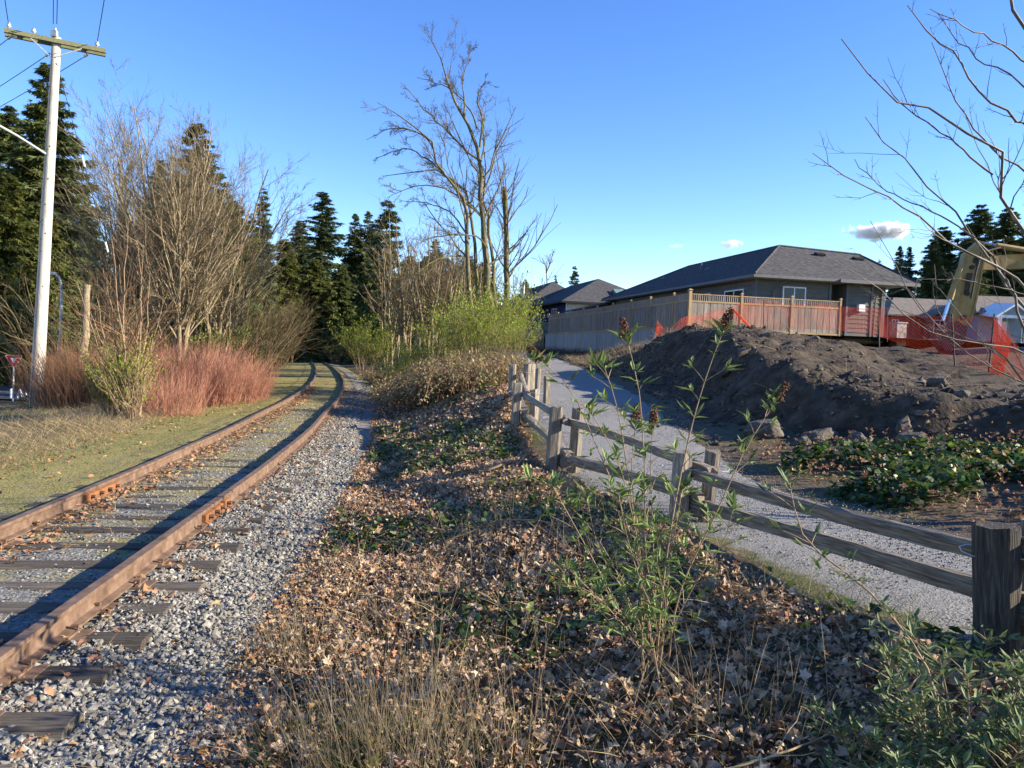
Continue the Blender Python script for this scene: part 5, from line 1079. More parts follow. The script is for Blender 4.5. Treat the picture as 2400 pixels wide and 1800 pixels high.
tree_from('maple_tree', bM, st, rd, [dict(n=14, t0=.25, t1=.98, ratio=.2, ang=.6, up=.1, K=6, minr=.01, rr=.45, S=4, bias=(-.12, 0, .05)), dict(n=7, t0=.2, t1=.98, ratio=.4, ang=.65, up=.06, K=4, minr=.0075, rr=.6, S=3), dict(n=8, t0=.2, t1=1, ratio=.42, ang=.75, up=.12, K=3, minr=.006, rr=.7, S=3)],
          (m_mossb, m_mossb, m_twigd), 'tall mossy bare maple leaning left above the bright green shrubs', seed=77, SK=14, S0=10)
b = gb(1190, 740, 39)
tree_from('maple_tree', b, [[at(1192, 790, 39), at(1190, 717, 39), at(1186, 590, 39), at(1182, 438, 39)], [at(1186, 590, 39), at(1179, 470, 39.2), at(1162, 354, 39.3)]], [(.17, .11), (.05, .02)],
          [dict(n=16, t0=.15, t1=.98, ratio=.32, ang=.65, up=.32, K=7, minr=.009, rr=.3, S=4, bias=(.2, 0, .05)), dict(n=7, t0=.2, t1=1, ratio=.36, ang=.5, up=.15, K=4, minr=.006, rr=.6, S=3)], (m_mossb, m_twigd, m_twigd), 'broken topped bare trunk just right of the leaning maple', seed=78, SK=10)
# thinner bare trees behind and left of the maple
for px, yt, d, n, nm in ((940, 480, 62, 5, 'slender bare tree left of the maple, against the dark conifer'), (985, 470, 58, 6, 'slender bare tree behind the low maple boughs'), (1030, 520, 55, 6, 'bare thin stemmed tree behind the maple trunks'), (1075, 540, 60, 5, 'bare thin tree directly behind the left maple trunk'), (1225, 560, 70, 4, 'spindly bare tree right of the maple above the far roof'), (960, 505, 48, 9, 'brushy bare tree left of the green shrub row'), (1010, 520, 46, 9, 'brushy bare tree behind the middle green shrubs'), (1060, 530, 47, 9, 'brushy bare tree under the low maple boughs'), (1120, 560, 50, 8, 'brushy bare tree between the maple trunks'), (905, 560, 66, 8, 'low bare tree before the darkest conifer')):
    b = gb(px, 800, d); h = at(px, yt, d)[2] - b[2]; st = fan_stems(b, n, h, 1.7, rg, (0, 0), 1.2)
    tree_from('bare_tree', b, st, [(rg.uniform(.07, .12), .02) for _ in st], [dict(n=12, t0=.25, t1=.98, ratio=.3, ang=.6, up=.14, K=5, minr=.012, rr=.5, S=3), dict(n=7, t0=.2, t1=1, ratio=.42, ang=.6, up=.1, K=3, minr=.009, rr=.6, S=3)], (m_bark, m_twig, m_twig), nm, group='bare trees round the maple', seed=px)
b = np.array([at(1283, 640, 120)[0], 120, 2.0]); st = [[b, at(1280, 640, 120), at(1278, 620, 120), at(1270, 604, 120)], [at(1280, 640, 120), at(1292, 610, 120), at(1297, 590, 120)]]
tree_from('bare_tree', b, st, [(.22, .05), (.14, .03)], [dict(n=14, t0=.3, t1=1, ratio=.3, ang=.7, up=.1, K=5, minr=.02, rr=.5, S=3), dict(n=7, t0=.2, t1=1, ratio=.5, ang=.7, up=.1, K=3, minr=.014, rr=.6, S=3)], (m_bark, m_twigd, m_twigd), 'small distant bare tree above the navy house roof', group='bare trees round the maple', seed=91)

# the near bare tree entering from the right
Z4 = lambda x, y: (1800 + x / 2.37, y / 2.37)
br = [([(2530, 1010), (2480, 780), (2400, 548), (2361, 477), (2342, 422), (2336, 367), (2281, 325), (2201, 270), (2104, 236), (2053, 194), (2011, 160), (1981, 114), (1972, 91)], .030, .004, 7.2, 6.6),
      ([(2327, 409), (2264, 359), (2222, 321), (2171, 287), (2108, 240), (2070, 186)], .010, .003, 7.0, 6.8),
      ([(2540, 1010), (2440, 760), (2361, 650), (2285, 565), (2243, 515), (2213, 464), (2159, 413), (2095, 363), (2057, 312), (2028, 274)], .022, .0035, 7.6, 7.4),
      ([(2440, 790), (2361, 633), (2264, 599), (2201, 553), (2167, 519), (2095, 477), (2019, 426), (1935, 395), (1905, 359)], .015, .003, 6.8, 6.2),
      ([(2285, 557), (2213, 511), (2150, 481), (2095, 456), (2053, 426), (2003, 373)], .009, .003, 7.3, 7.8),
      ([(2500, 520), (2400, 405), (2344, 367), (2281, 304), (2247, 245), (2213, 165), (2184, 99)], .014, .0035, 7.8, 7.5),
      ([(2520, 380), (2400, 291), (2361, 270), (2306, 219), (2264, 169), (2230, 118), (2163, 63), (2127, 13)], .015, .0035, 7.0, 6.6),
      ([(2540, 280), (2400, 207), (2349, 165), (2298, 143), (2243, 89), (2197, 30)], .012, .0035, 7.6, 7.9), ([(2540, 240), (2400, 143), (2327, 93), (2264, 63), (2180, 21)], .012, .003, 6.9, 6.4),
      ([(2530, 1010), (2520, 500), (2450, 200), (2400, 72), (2370, 13), (2361, -60)], .035, .012, 7.4, 7.3),
      ([(2530, 1010), (2450, 840), (2400, 766), (2375, 700), (2350, 653), (2320, 610), (2289, 567)], .022, .008, 7.0, 7.1),
      ([(2530, 1000), (2400, 821), (2273, 803), (2171, 766), (2092, 717), (2076, 690), (2027, 658), (1954, 610)], .013, .0025, 6.6, 6.2),
      ([(2540, 1000), (2329, 821), (2234, 784), (2160, 721), (2115, 667), (2092, 608), (2040, 518)], .012, .0025, 7.2, 7.5),
      ([(2530, 980), (2400, 900), (2300, 850), (2190, 760), (2130, 690), (2060, 640), (2018, 600)], .011, .0025, 6.4, 6.7), ([(2530, 960), (2400, 870), (2330, 830), (2250, 740), (2200, 660), (2190, 620)], .009, .0025, 7.7, 8.0),
      ([(2400, 690), (2330, 672), (2250, 655), (2150, 655)], .007, .0025, 7.0, 6.9), ([(2150, 655), (2146, 670), (2144, 695)], .0035, .002, 6.9, 6.9), ([(2187, 660), (2188, 690), (2200, 730), (2230, 790)], .004, .003, 7, 7.1)]
bR = np.array([at(2535, 1010, 7.2)[0], 7.2, at(2535, 1010, 7.2)[2]]); bR[2] = min(bR[2], float(H(bR[0], 7.2)) + .02)
st = [[at(x, y, d0 + (d1 - d0) * i / (len(pts) - 1)) for i, (x, y) in enumerate(pts)] for pts, r0, r1, d0, d1 in br]
for s_, (pts, *_) in zip(st, br):
    if pts[0][1] >= 960: s_[0] = bR + RNG.normal(0, .05, 3) * [1, 1, 0] - [0, 0, .1]
tree_from('near_bare_tree', bR, st, [(r0 * .95, r1 * 1.05) for _, r0, r1, _, _ in br], [dict(n=8, t0=.3, t1=.98, ratio=.15, ang=.65, up=.22, K=6, minr=.003, rr=.45, wig=.05, S=5), dict(n=3, t0=.3, t1=1, ratio=.26, ang=.7, up=.1, K=4, minr=.0023, rr=.6, S=4)],
          (m_near, m_near, m_near), 'bare tree whose thin branches reach in over the soil mound', seed=13, SK=16, S0=8)

# conifers: trunk, drooping boughs, needle sprays; a few meshes shared by many trees
SPRAY = (np.array([(0, 0, 0), (.10, .32, .0), (0, 1.0, -.10), (-.10, .32, .0), (.03, .12, 0), (.42, .62, -.06), (.12, .5, .01), (-.03, .12, 0), (-.42, .62, -.06), (-.12, .5, .01)]), [np.array([[0, 1, 2, 3]]), np.array([[4, 5, 6], [7, 9, 8]])])
def conifer_meshes(h, r, nb, ns, droop, seed, mat, bare=.1, power=.8, tip=.03, spl=.55, gap=0.0):
    rg = np.random.default_rng(seed)
    tr = MB(); P = np.array([(rg.normal(0, .03) * t, rg.normal(0, .03) * t, t * h) for t in np.linspace(0, 1, 8)]); tr.tube(P, np.linspace(h * .017, .02, 8), 8)
    t = bare + (1 - bare) * np.sort(rg.random(nb)**.9); t = np.clip(t, bare, .995)
    az = rg.uniform(0, 6.283, nb); L = r * ((1 - t)**power * (1 - tip) + tip) * rg.uniform(.55, 1.15, nb)
    L *= 1 + .25 * np.sin(az * 2 + seed) * rg.random(nb)
    K = 6; s = np.linspace(0, 1, K)[None, :]
    dz = (.22 * (t - .25))[:, None] * L[:, None] * s - droop * L[:, None] * s**2 * (1.2 - t)[:, None] + .22 * L[:, None] * np.clip(s - .7, 0, 1)
    B = np.stack([np.cos(az)[:, None] * L[:, None] * s, np.sin(az)[:, None] * L[:, None] * s, t[:, None] * h + dz], -1)
    V, Q = tubes(B, (L * .012 + .008)[:, None] * np.linspace(1, .3, K)[None], 3)
    bi = np.repeat(np.arange(nb), ns); m = len(bi); u = .08 + .92 * rg.random(m)**.9; keep = rg.random(m) > gap; bi, u = bi[keep], u[keep]; m = len(bi)
    f = u * (K - 1); i = np.clip(f.astype(int), 0, K - 2); w = (f - i)[:, None]; p = B[bi, i] * (1 - w) + B[bi, i + 1] * w; T = nrm(B[bi, i + 1] - B[bi, i])
    side = np.where(rg.random(m) < .5, -1, 1) * rg.uniform(.1, 1.15, m) * (1 - .5 * u); c, sn = np.cos(side), np.sin(side)
    d = np.stack([T[:, 0] * c - T[:, 1] * sn, T[:, 0] * sn + T[:, 1] * c, T[:, 2] - rg.uniform(.05, .85, m)], -1)
    size = spl * (.45 + .6 * rg.random(m)) * np.clip(L[bi] / r * 1.6 + .25, .35, 1.1)
    p = p + rg.normal(0, 1, (m, 3)) * np.array([1, 1, .55]) * (.05 + .10 * L[bi])[:, None] * (1 - .5 * u)[:, None]
    M_ = frame_dir(d); roll = rg.normal(0, .6, m); cr, sr = np.cos(roll)[:, None], np.sin(roll)[:, None]
    X, Z = M_[:, :, 0].copy(), M_[:, :, 2].copy(); M_[:, :, 0] = X * cr + Z * sr; M_[:, :, 2] = Z * cr - X * sr
    Vs, Fs = scatter([SPRAY], p, M_, size, rg)
    return tr.mesh('trunk', m_bark, True), mk('boughs', V, [Q], m_bark), mk('crown', Vs, Fs, mat)
CON = {'fir': conifer_meshes(18, 3.6, 420, 50, .34, 1, m_need, .04, .75, .03, .66), 'fir2': conifer_meshes(18, 3.2, 380, 48, .30, 2, m_need2, .06, .8, .03, .66), 'thin': conifer_meshes(18, 2.4, 260, 38, .36, 3, m_need2, .10, .7, .04, .62, .05),
       'cedar': conifer_meshes(16, 3.5, 400, 52, .55, 4, m_cedar, .02, .6, .05, .72), 'dense': conifer_meshes(18, 4.2, 460, 52, .40, 5, m_need, .02, .65, .04, .8), 'ragged': conifer_meshes(17, 2.6, 130, 42, .30, 6, m_need2, .25, .55, .07, .8, .1)}
CH = {'fir': 18, 'fir2': 18, 'thin': 18, 'cedar': 16, 'dense': 18, 'ragged': 17}
def conifer(kind, px, ytop, d, label, wide=1.0, base=None, group='conifers', y0=None):
    top = at(px, ytop, d); zb = float(H(top[0], d)) if base is None else base
    r = empty('conifer_tree', (top[0], d, zb - .2), RNG.uniform(0, 6.28), label=label, cat='tree', group=group)
    k = (top[2] - zb + .2) / CH[kind]; r.scale = (k * wide, k * wide, k)
    for nm, me in zip(('trunk', 'boughs', 'crown'), CON[kind]): ob(nm, me, r, kind='stuff' if nm != 'trunk' else None)
    return r
for a in (('fir', 112, 148, 46, 'tallest dark conifer standing behind the utility pole', 1.3), ('dense', 20, 250, 50, 'dark conifer cut by the left edge behind the lamp arm', 1.05), ('cedar', 15, 405, 40, 'golden green cedar low at the left edge', 1.0), ('cedar', 100, 470, 43, 'olive cedar filling the gap behind the utility pole', .9),
          ('fir', 462, 288, 52, 'broad conifer behind the tall many stemmed bare tree', 1.45), ('fir2', 378, 372, 56, 'conifer behind the left stems of the bare tree', 1.2), ('cedar', 545, 470, 58, 'olive conifer at the right flank of the bare thicket', 1.25), ('dense', 300, 520, 60, 'dark conifer low between pole and bare trees', 1.1), ('dense', 205, 470, 58, 'dark conifer just right of the utility pole', .9),
          ('thin', 618, 440, 95, 'slim conifer spire standing alone left of the treeline gap', 1.0), ('thin', 590, 500, 100, 'small conifer beside the lone slim spire', 1.1), ('dense', 580, 590, 80, 'dark bushy conifer under the lone slim spire', .9),
          ('fir2', 757, 448, 112, 'highest broad conifer of the central treeline', 1.7), ('fir2', 705, 515, 105, 'conifer on the left shoulder of the central treeline', 1.7), ('cedar', 668, 560, 98, 'olive conifer where the treeline drops to the left', 1.1), ('fir', 833, 500, 118, 'conifer spire right of the highest central one', 1.0), ('fir', 863, 494, 116, 'twin conifer spire left of the brownish topped one', 1.0), ('ragged', 908, 470, 86, 'sparse topped conifer with brownish upper boughs', 1.15), ('dense', 905, 585, 82, 'darkest shaded conifer right of the track end', .75),
          ('cedar', 740, 610, 100, 'olive conifer at the foot of the central treeline', 1.3), ('dense', 800, 620, 104, 'dark conifer in the middle of the central treeline', 1.1), ('dense', 640, 640, 104, 'dark conifer at the bend of the track', 1.3), ('dense', 690, 665, 112, 'dark conifer directly above the walker', 1.2), ('cedar', 860, 640, 92, 'olive conifer in front of the twin spires', 1.0), ('dense', 960, 600, 98, 'dark conifer left of the low maple boughs', 1.1), ('fir', 1020, 560, 112, 'conifer seen through the maple boughs', 1.2), ('dense', 1070, 620, 115, 'dark conifer behind the maple trunks', 1.1), ('fir2', 1140, 640, 120, 'conifer behind the maple base', 1.3), ('cedar', 1000, 600, 90, 'olive conifer behind the slender bare trees', 1.2), ('fir', 1050, 605, 95, 'conifer between the maple trunk and the slender bare trees', 1.2), ('cedar', 1105, 630, 100, 'olive conifer close behind the maple trunks', 1.2), ('cedar', 925, 640, 78, 'olive conifer at the right foot of the darkest one', .8)):
    conifer(*a, group='conifers of the wood left and behind the track')
for a in (('dense', 1232, 655, 125, 'rounded conifer between the maple and the navy house', .8), ('thin', 1303, 645, 150, 'tiny conifer spire above the navy house ridge', .8), ('ragged', 1347, 624, 150, 'small windswept conifer above the navy house ridge', .8), ('fir', 1283, 668, 128, 'low conifer above the far hip roof', 1.0)):
    conifer(*a, base=2.5, group='conifers beyond the houses')
for a in (('thin', 2062, 608, 95, 'small conifer just above the bungalow right eave', 1.2), ('fir2', 2110, 575, 90, 'paired conifer left one, above the bungalow right corner', 1.05), ('fir2', 2132, 577, 92, 'paired conifer right one, above the brown house', 1.05), ('dense', 2212, 532, 92, 'broad dark conifer left of the excavator arm', 1.25), ('fir', 2190, 560, 86, 'dark conifer in front of the broad one left of the excavator arm', 1.1), ('dense', 2300, 480, 90, 'tall dark conifer behind the excavator elbow', 1.1), ('dense', 2365, 488, 84, 'tall dark conifer at the right edge', 1.2), ('dense', 2270, 560, 76, 'dense dark conifer behind the grey porch house', 1.2), ('dense', 2420, 520, 80, 'dark conifer cut by the right edge', 1.2)):
    conifer(*a, base=3.6, group='conifers behind the right hand houses')
# dark wood closing the view behind the first trees
for k in range(22):
    px = 420 + k * 34; d = 135 + 12 * ((k * 7) % 3)
    conifer(('dense', 'cedar', 'fir', 'dense')[k % 4], px, 600 + 45 * ((k * 5) % 4) / 3, d, f'conifer deep in the wood behind the track bend, number {("one","two","three","four","five","six","seven","eight","nine","ten","eleven","twelve","thirteen","fourteen","fifteen","sixteen","seventeen","eighteen","nineteen","twenty","twenty one","twenty two")[k]} from the left', 1.35, group='conifers deep in the wood')

# leafy shrubs
def leaf_blade_temps(seed=0):
    rg = np.random.default_rng(seed); T = []
    for c in (.0, -.18, .15):
        T.append((np.array([(0, 0, 0), (.2, .38, .06), (.13, .72, .02 + c * .5), (0, 1, c), (-.13, .72, .02 + c * .5), (-.2, .38, .06), (0, .4, -.02)]), [np.array([[0, 1, 6], [1, 2, 6], [2, 3, 6], [3, 4, 6], [4, 5, 6], [5, 0, 6]])]))
    return T
T_BL = leaf_blade_temps()
T_QL = [(np.array([(0, 0, 0), (.28, .45, .08), (0, 1, -.05), (-.28, .45, .08)]), [np.array([[0, 1, 3]]), np.array([[1, 2, 3]])])]
def shrub_meshes(h, r, nst, nleaf, leafsize, seed, mstem, mleaf, lean=0.0, up=.15, squash=1.0, temps=None, stem_r=.014, tmin=.3):
    rg = np.random.default_rng(seed); st = fan_stems((0, 0, 0), nst, h, r, rg, (lean, 0), r * .35)
    P = np.array([resample(s, 7) for s in st]); P[:, 0, 2] -= .1; Rd = np.array([np.linspace(stem_r, stem_r * .35, 7)] * nst)
    P1, R1 = grow(P, Rd, 7, .2, .98, .36, .6, up, 5, rg, minr=stem_r * .25)
    V, Q = bmesh_of([(P, Rd, 4), (P1, R1, 3)])
    A = np.concatenate([P1.reshape(-1, 5, 3)[:, 1:], ]).reshape(-1, 3); D = np.repeat(nrm(P1[:, -1] - P1[:, 0]), 4, axis=0)
    zz = A[:, 2] / h; ok = np.where(zz > tmin * rg.random(len(zz)))[0]; pick = rg.choice(ok, nleaf)
    p = A[pick] + rg.normal(0, leafsize * .9, (nleaf, 3)); d = nrm(D[pick] + rg.normal(0, .7, (nleaf, 3)) + [0, 0, .35])
    Vl, Fl = scatter(temps or T_QL, p, frame_dir(d), leafsize * np.exp(rg.normal(0, .25, nleaf)), rg)
    return mk('stems', V, [Q], mstem), mk('foliage', Vl, Fl, mleaf)
def shrub(ms, px, y, d, sc, label, cat='shrub', group=None, name='leafy_shrub', zoff=0.0, rot=None, parts=('stems', 'foliage')):
    b = gb(px, y, d); r = empty(name, b + [0, 0, zoff], RNG.uniform(0, 6.28) if rot is None else rot, label=label, cat=cat, group=group); r.scale = sc if isinstance(sc, tuple) else (sc, sc, sc)
    for nm, me in zip(parts, ms): ob(nm, me, r, kind='stuff')
    return r
G1 = shrub_meshes(3.3, 1.7, 30, 4300, .09, 301, m_stem, m_shrub, up=.5, tmin=.5); G2 = shrub_meshes(3.0, 1.7, 28, 3800, .085, 302, m_stem, m_shrub, up=.5, tmin=.5); G3 = shrub_meshes(2.4, 1.5, 24, 2600, .085, 303, m_stem, m_shrub2, tmin=.1)
gg = 'bright green shrubs'
for ms, px, y, d, sc, nm in ((G1, 1170, 850, 28, .85, 'largest bright green shrub at the foot of the maple, beside the path'), (G2, 1110, 850, 29, .78, 'bright green shrub left of the largest one'), (G1, 1050, 850, 31, .75, 'bright green shrub in the middle of the green row'), (G2, 990, 850, 31, .62, 'bright green shrub at the left end of the green row'), (G2, 1195, 850, 26, .62, 'small green shrub overhanging the path edge'), (G1, 930, 855, 30, .5, 'low bright green clump above the brambles'), (G1, 855, 800, 62, 1.35, 'light green shrub right of the track end'), (G2, 880, 800, 58, 1.0, 'smaller light green shrub beside the one at the track end'), (G2, 1140, 850, 33, 1.05, 'tall green shrub climbing round the maple trunks')):
    shrub(ms, px, y, d, sc, nm, group=gg)
G4 = shrub_meshes(2.15, .8, 34, 2500, .062, 304, m_stem, m_shrub, temps=T_QL, up=.6)
shrub(G4, 305, 985, 17.6, (.95, .9, .88), 'fresh green leafed shrub in front of the red stemmed shrubs', group=gg); shrub(G4, 262, 985, 18, .72, 'small fresh green shrub at the left of the sapling cluster', group=gg)
for px, y, d, sc, nm in ((470, 860, 37, 1.5, 'olive green shrub behind the red shrubs'), (420, 860, 34, 1.35, 'hazy green shrub under the tall bare tree'), (590, 850, 44, .75, 'low olive shrub on the verge by the thicket'), (625, 840, 56, .9, 'olive undergrowth left of the track bend'), (690, 800, 110, 1.7, 'olive undergrowth behind the walker'), (740, 800, 112, 1.6, 'olive undergrowth on the outer side of the bend'), (790, 800, 95, 1.3, 'shaded olive shrub right of the track end'), (540, 850, 40, .6, 'low green clump at the thicket foot')):
    shrub(G3, px, y, d, sc, nm, group='olive undergrowth shrubs')
# red stemmed dogwood
def stem_clump(n, h, r, seed, rad, K=5, sub=3):
    rg = np.random.default_rng(seed); a = rg.uniform(0, 6.283, n); q_ = np.sqrt(rg.random(n)) * r; hh = h * rg.uniform(.4, 1.08, n) * (1 - .3 * (q_ / r)**2) * (.75 + .5 * vnoise(np.cos(a) * q_, np.sin(a) * q_, 2.2, seed)); s = np.linspace(0, 1, K)[None, :, None]
    b = np.stack([np.cos(a) * q_, np.sin(a) * q_, np.full(n, -.05)], -1); lean = np.stack([np.cos(a) * q_ / r * .35 + rg.normal(0, .14, n), np.sin(a) * q_ / r * .35 + rg.normal(0, .14, n), np.ones(n)], -1)
    P = b[:, None] + lean[:, None] * hh[:, None, None] * s + np.stack([rg.normal(0, .12, n), rg.normal(0, .12, n), np.zeros(n)], -1)[:, None] * hh[:, None, None] * s**2
    Rd = np.full((n, 1), rad) * np.linspace(1, .4, K)[None]; P1, R1 = grow(P, Rd, sub, .3, .95, .4, .4, .2, 3, rg, minr=rad * .45); return bmesh_of([(P, Rd, 3), (P1, R1, 3)])
DW = []
for k in range(3):
    V, Q = stem_clump(380, 1.8, 1.25, 400 + k, .0068, sub=4); DW.append((mk('stems', V, [Q], m_redst),))
DB = []
for k in range(2):
    V, Q = stem_clump(380, 1.85, 1.2, 410 + k, .0068, sub=4); DB.append((mk('stems', V, [Q], m_brnst),))
lab = ['next to the pole foot', 'behind the leafy shrub on its left', 'just behind the leafy shrub', 'right of the sapling cluster', 'in the middle of the red row', 'tallest in the right half of the red row', 'towards the right end of the red row', 'at the right end of the red row', 'low one at the very end nearest the track', 'in the back row behind the saplings', 'in the back row behind the middle of the red row', 'in the front row right of the leafy shrub']
for k, (px, d, sc) in enumerate(((140, 22.5, .85), (190, 22, .98), (260, 22.5, 1.0), (350, 22.5, 1.0), (410, 22, 1.02), (455, 23, 1.02), (505, 24, 1.0), (550, 25.5, .85), (580, 27, .55), (310, 25, 1.1), (430, 25.5, 1.1), (395, 19.5, .68))):
    shrub((DB if k < 3 else DW)[k % (2 if k < 3 else 3)], px, 900, d, sc, ('rusty brown' if k < 3 else 'red') + ' stemmed bare shrub ' + lab[k], group='red stemmed shrubs', name='dogwood_shrub', parts=('stems',))
# brambles on the bank
def bramble_meshes(r, h, n, nl, seed):
    rg = np.random.default_rng(seed); K = 9; s = np.linspace(0, 1, K)[None]; a = rg.uniform(0, 6.283, n); b = np.stack([rg.uniform(-r, r, n), rg.uniform(-r, r, n)], -1) * .8; L = rg.uniform(.6, 1.7, n); hh = h * rg.uniform(.4, 1.1, n)
    x = b[:, :1] + np.cos(a)[:, None] * L[:, None] * s; y = b[:, 1:] + np.sin(a)[:, None] * L[:, None] * s; z = hh[:, None] * 4 * s * (1 - s) * (.55 + .9 * (1 - s)) + rg.normal(0, .03, (n, K))
    P = np.stack([x, y, z], -1); V, Q = tubes(P, np.full((n, K), .0055), 3)
    i = rg.integers(0, n, nl); j = rg.integers(1, K, nl); p = P[i, j] + rg.normal(0, .06, (nl, 3)); Vl, Fl = scatter(T_QL, p, frame_dir(nrm(rg.normal(0, 1, (nl, 3)))), .075 * np.exp(rg.normal(0, .35, nl)), rg)
    return mk('canes', V, [Q], m_brnst), mk('foliage', Vl, Fl, m_bramb)
BR = [bramble_meshes(1.25, .58, 130, 4300, 500 + k) for k in range(2)]
for k, (px, d, sc, nm) in enumerate(((960, 24, .9, 'at the left end above the leaf bank'), (1005, 22, .9, 'left of centre above the leaf bank'), (1050, 21, .95, 'in the middle below the green shrubs'), (1100, 20.5, .95, 'right of centre below the green shrubs'), (1140, 21, .95, 'next to the end posts of the rail fence'), (925, 32, .8, 'low beside the far track'), (975, 31, 1.0, 'behind the left end of the thicket'), (1020, 27, 1.0, 'behind the middle of the thicket'), (1080, 25.5, 1.1, 'under the green shrubs'), (905, 42, 1.0, 'furthest along the track'), (1150, 24.5, 1.0, 'in the shade of the largest green shrub'))):
    shrub(BR[k % 2], px, 900, d, sc, 'dry bramble thicket ' + nm, group='brambles on the bank', name='bramble_thicket', parts=('canes', 'foliage'))
# weeds along the foot of the retaining wall
rg = np.random.default_rng(61); n = 3600; t = rg.uniform(-2, LW - 2, n); off = rg.uniform(.4, 2.3, n); nx_, ny_ = -wd[1], wd[0]
xx = WA[0] + wd[0] * t + nx_ * off; yy = WA[1] + wd[1] * t + ny_ * off
grass('wall_foot_weeds', xx, yy, H(xx, yy) + .0, rg.uniform(.2, .8, n), .6, rg.uniform(.004, .009, n), m_twigd, rg, 5, label='dark tangled weeds along the foot of the concrete wall', cat='weeds', kind='stuff')
n = 2400; yy = rg.uniform(24, 40, n); xx = xr(yy) + .1 + rg.random(n)**1.5 * 3.2; zz = np.maximum(H(xx, yy), np.where(yy < 38, mound_z(xx, yy), -9))
grass('mound_end_grass', xx, yy, zz, rg.uniform(.1, .45, n), .6, rg.uniform(.003, .006, n), m_dry, rg, 5, label='dry grass where the soil mound meets the path', cat='grass', kind='stuff')

# ------------------------------------------------------------------ foreground plants
def leafy_stem(path, r0, r1, nodes, leaf, rg, mleaf, mstem, parent, base, tipcluster=True, side=True, droop=.35, up=.55, wd_=.62):
    P = resample(path, 14) - base; V, Q = tubes(P[None], np.linspace(r0, r1, 14)[None], 6); s = ob('stem', mk('stem', V, [Q], mstem, True), parent)
    pos = []; dr = []; sz = []
    SP = []; SR = []
    for t in nodes:
        f = t * 13; i = min(int(f), 12); p = P[i] + (P[i + 1] - P[i]) * (f - i); T = nrm(P[i + 1] - P[i]); az = rg.uniform(0, 6.283)
        for k in range(2):
            a = az + k * math.pi + rg.normal(0, .2); o = np.array([math.cos(a), math.sin(a), 0])
            if side and rg.random() < .75:
                L = rg.uniform(.03, .13); q_ = p + (o * .75 + T * .65) * L; SP.append([p, (p + q_) / 2 + [0, 0, .004], q_]); SR.append([.0022, .0018, .0012]); c = q_; nl = rg.integers(3, 6)
            else: c = p; nl = 2
            for _ in range(nl):
                b = a + rg.normal(0, .9); pos.append(c + rg.normal(0, .006, 3)); dr.append(np.array([math.cos(b), math.sin(b), up + rg.normal(0, .35)])); sz.append(leaf * rg.uniform(.45, 1.15))
    if tipcluster:
        for _ in range(9):
            b = rg.uniform(0, 6.283); pos.append(P[-1] - nrm(P[-1] - P[-2]) * rg.uniform(0, .05)); dr.append(np.array([math.cos(b), math.sin(b), rg.uniform(.2, 1.4)])); sz.append(leaf * rg.uniform(.6, 1.2))
    m = len(pos); Vl, Fl = scatter(T_BL, np.array(pos), frame_dir(np.array(dr)), np.array(sz)[:, None] * np.array([[wd_, 1, 1.2]]), rg); ob('leaves', mk('leaves', Vl, Fl, mleaf), s, kind='stuff')
    if SP:
        Vt, Qt = tubes(np.array(SP), np.array(SR), 4); ob('side_shoots', mk('side_shoots', Vt, [Qt], mstem), s, kind='stuff')
    return s, P
def flower_head(p, d, L, r, parent, rg):
    n = 130; t = rg.random(n); a = rg.uniform(0, 6.28, n); d = nrm(np.array(d)); e1_ = nrm(np.cross(d, [.3, .2, .9])); e2_ = np.cross(d, e1_); rr = r * (1 - .6 * t) * np.sqrt(rg.random(n))
    pos = np.array(p) + d * (t * L)[:, None] + e1_ * (np.cos(a) * rr)[:, None] + e2_ * (np.sin(a) * rr)[:, None]
    V, F = scatter(STONES[:3], pos, eul(rg.uniform(0, 6, n), rg.uniform(0, 6, n), rg.uniform(0, 6, n)), rg.uniform(.004, .010, n), rg); ob('flower_head', mk('flower_head', V, F, m_seed), parent, kind='stuff')
rg = np.random.default_rng(71)
bB = np.array([at(1535, 1610, 3.9)[0], 3.9, 0]); bB[2] = float(H(bB[0], bB[1])) - .03
bud = empty('butterfly_bush', bB, 0, label='tall straggly butterfly bush with dead flower heads growing before the rail fence', cat='bush')
ST = [([(1560, 1320), (1600, 1090), (1640, 930), (1685, 800), (1698, 768)], 3.8, .0085, 1), ([(1520, 1350), (1510, 1080), (1495, 900), (1468, 790)], 4.0, .006, 1), ([(1500, 1350), (1470, 1100), (1440, 930), (1412, 850)], 3.7, .006, 0), ([(1590, 1400), (1680, 1200), (1755, 1040), (1822, 935)], 4.1, .0065, 1),
      ([(1515, 1420), (1480, 1200), (1440, 1060), (1380, 960)], 3.6, .005, 0), ([(1530, 1450), (1530, 1250), (1525, 1080), (1530, 1000)], 4.1, .005, 1), ([(1480, 1480), (1400, 1330), (1340, 1220), (1290, 1130)], 3.6, .0045, 0), ([(1500, 1480), (1440, 1330), (1385, 1240), (1330, 1180)], 4.0, .0045, 0), ([(1560, 1450), (1570, 1320), (1590, 1200), (1600, 1130)], 4.15, .005, 0),
      ([(1540, 1480), (1500, 1360), (1470, 1260), (1450, 1160)], 3.5, .0045, 0), ([(1510, 1500), (1470, 1400), (1410, 1300), (1370, 1150)], 4.2, .0045, 0), ([(1550, 1500), (1560, 1420), (1540, 1320), (1545, 1250)], 3.4, .0045, 0), ([(1525, 1500), (1490, 1300), (1400, 1050), (1310, 880), (1268, 845)], 3.9, .0055, 1), ([(1560, 1500), (1640, 1350), (1700, 1260), (1720, 1180)], 3.7, .0045, 0), ([(1520, 1500), (1495, 1250), (1480, 1100), (1490, 990)], 4.2, .005, 1), ([(1500, 1520), (1430, 1430), (1380, 1380), (1330, 1330)], 3.4, .004, 0)]
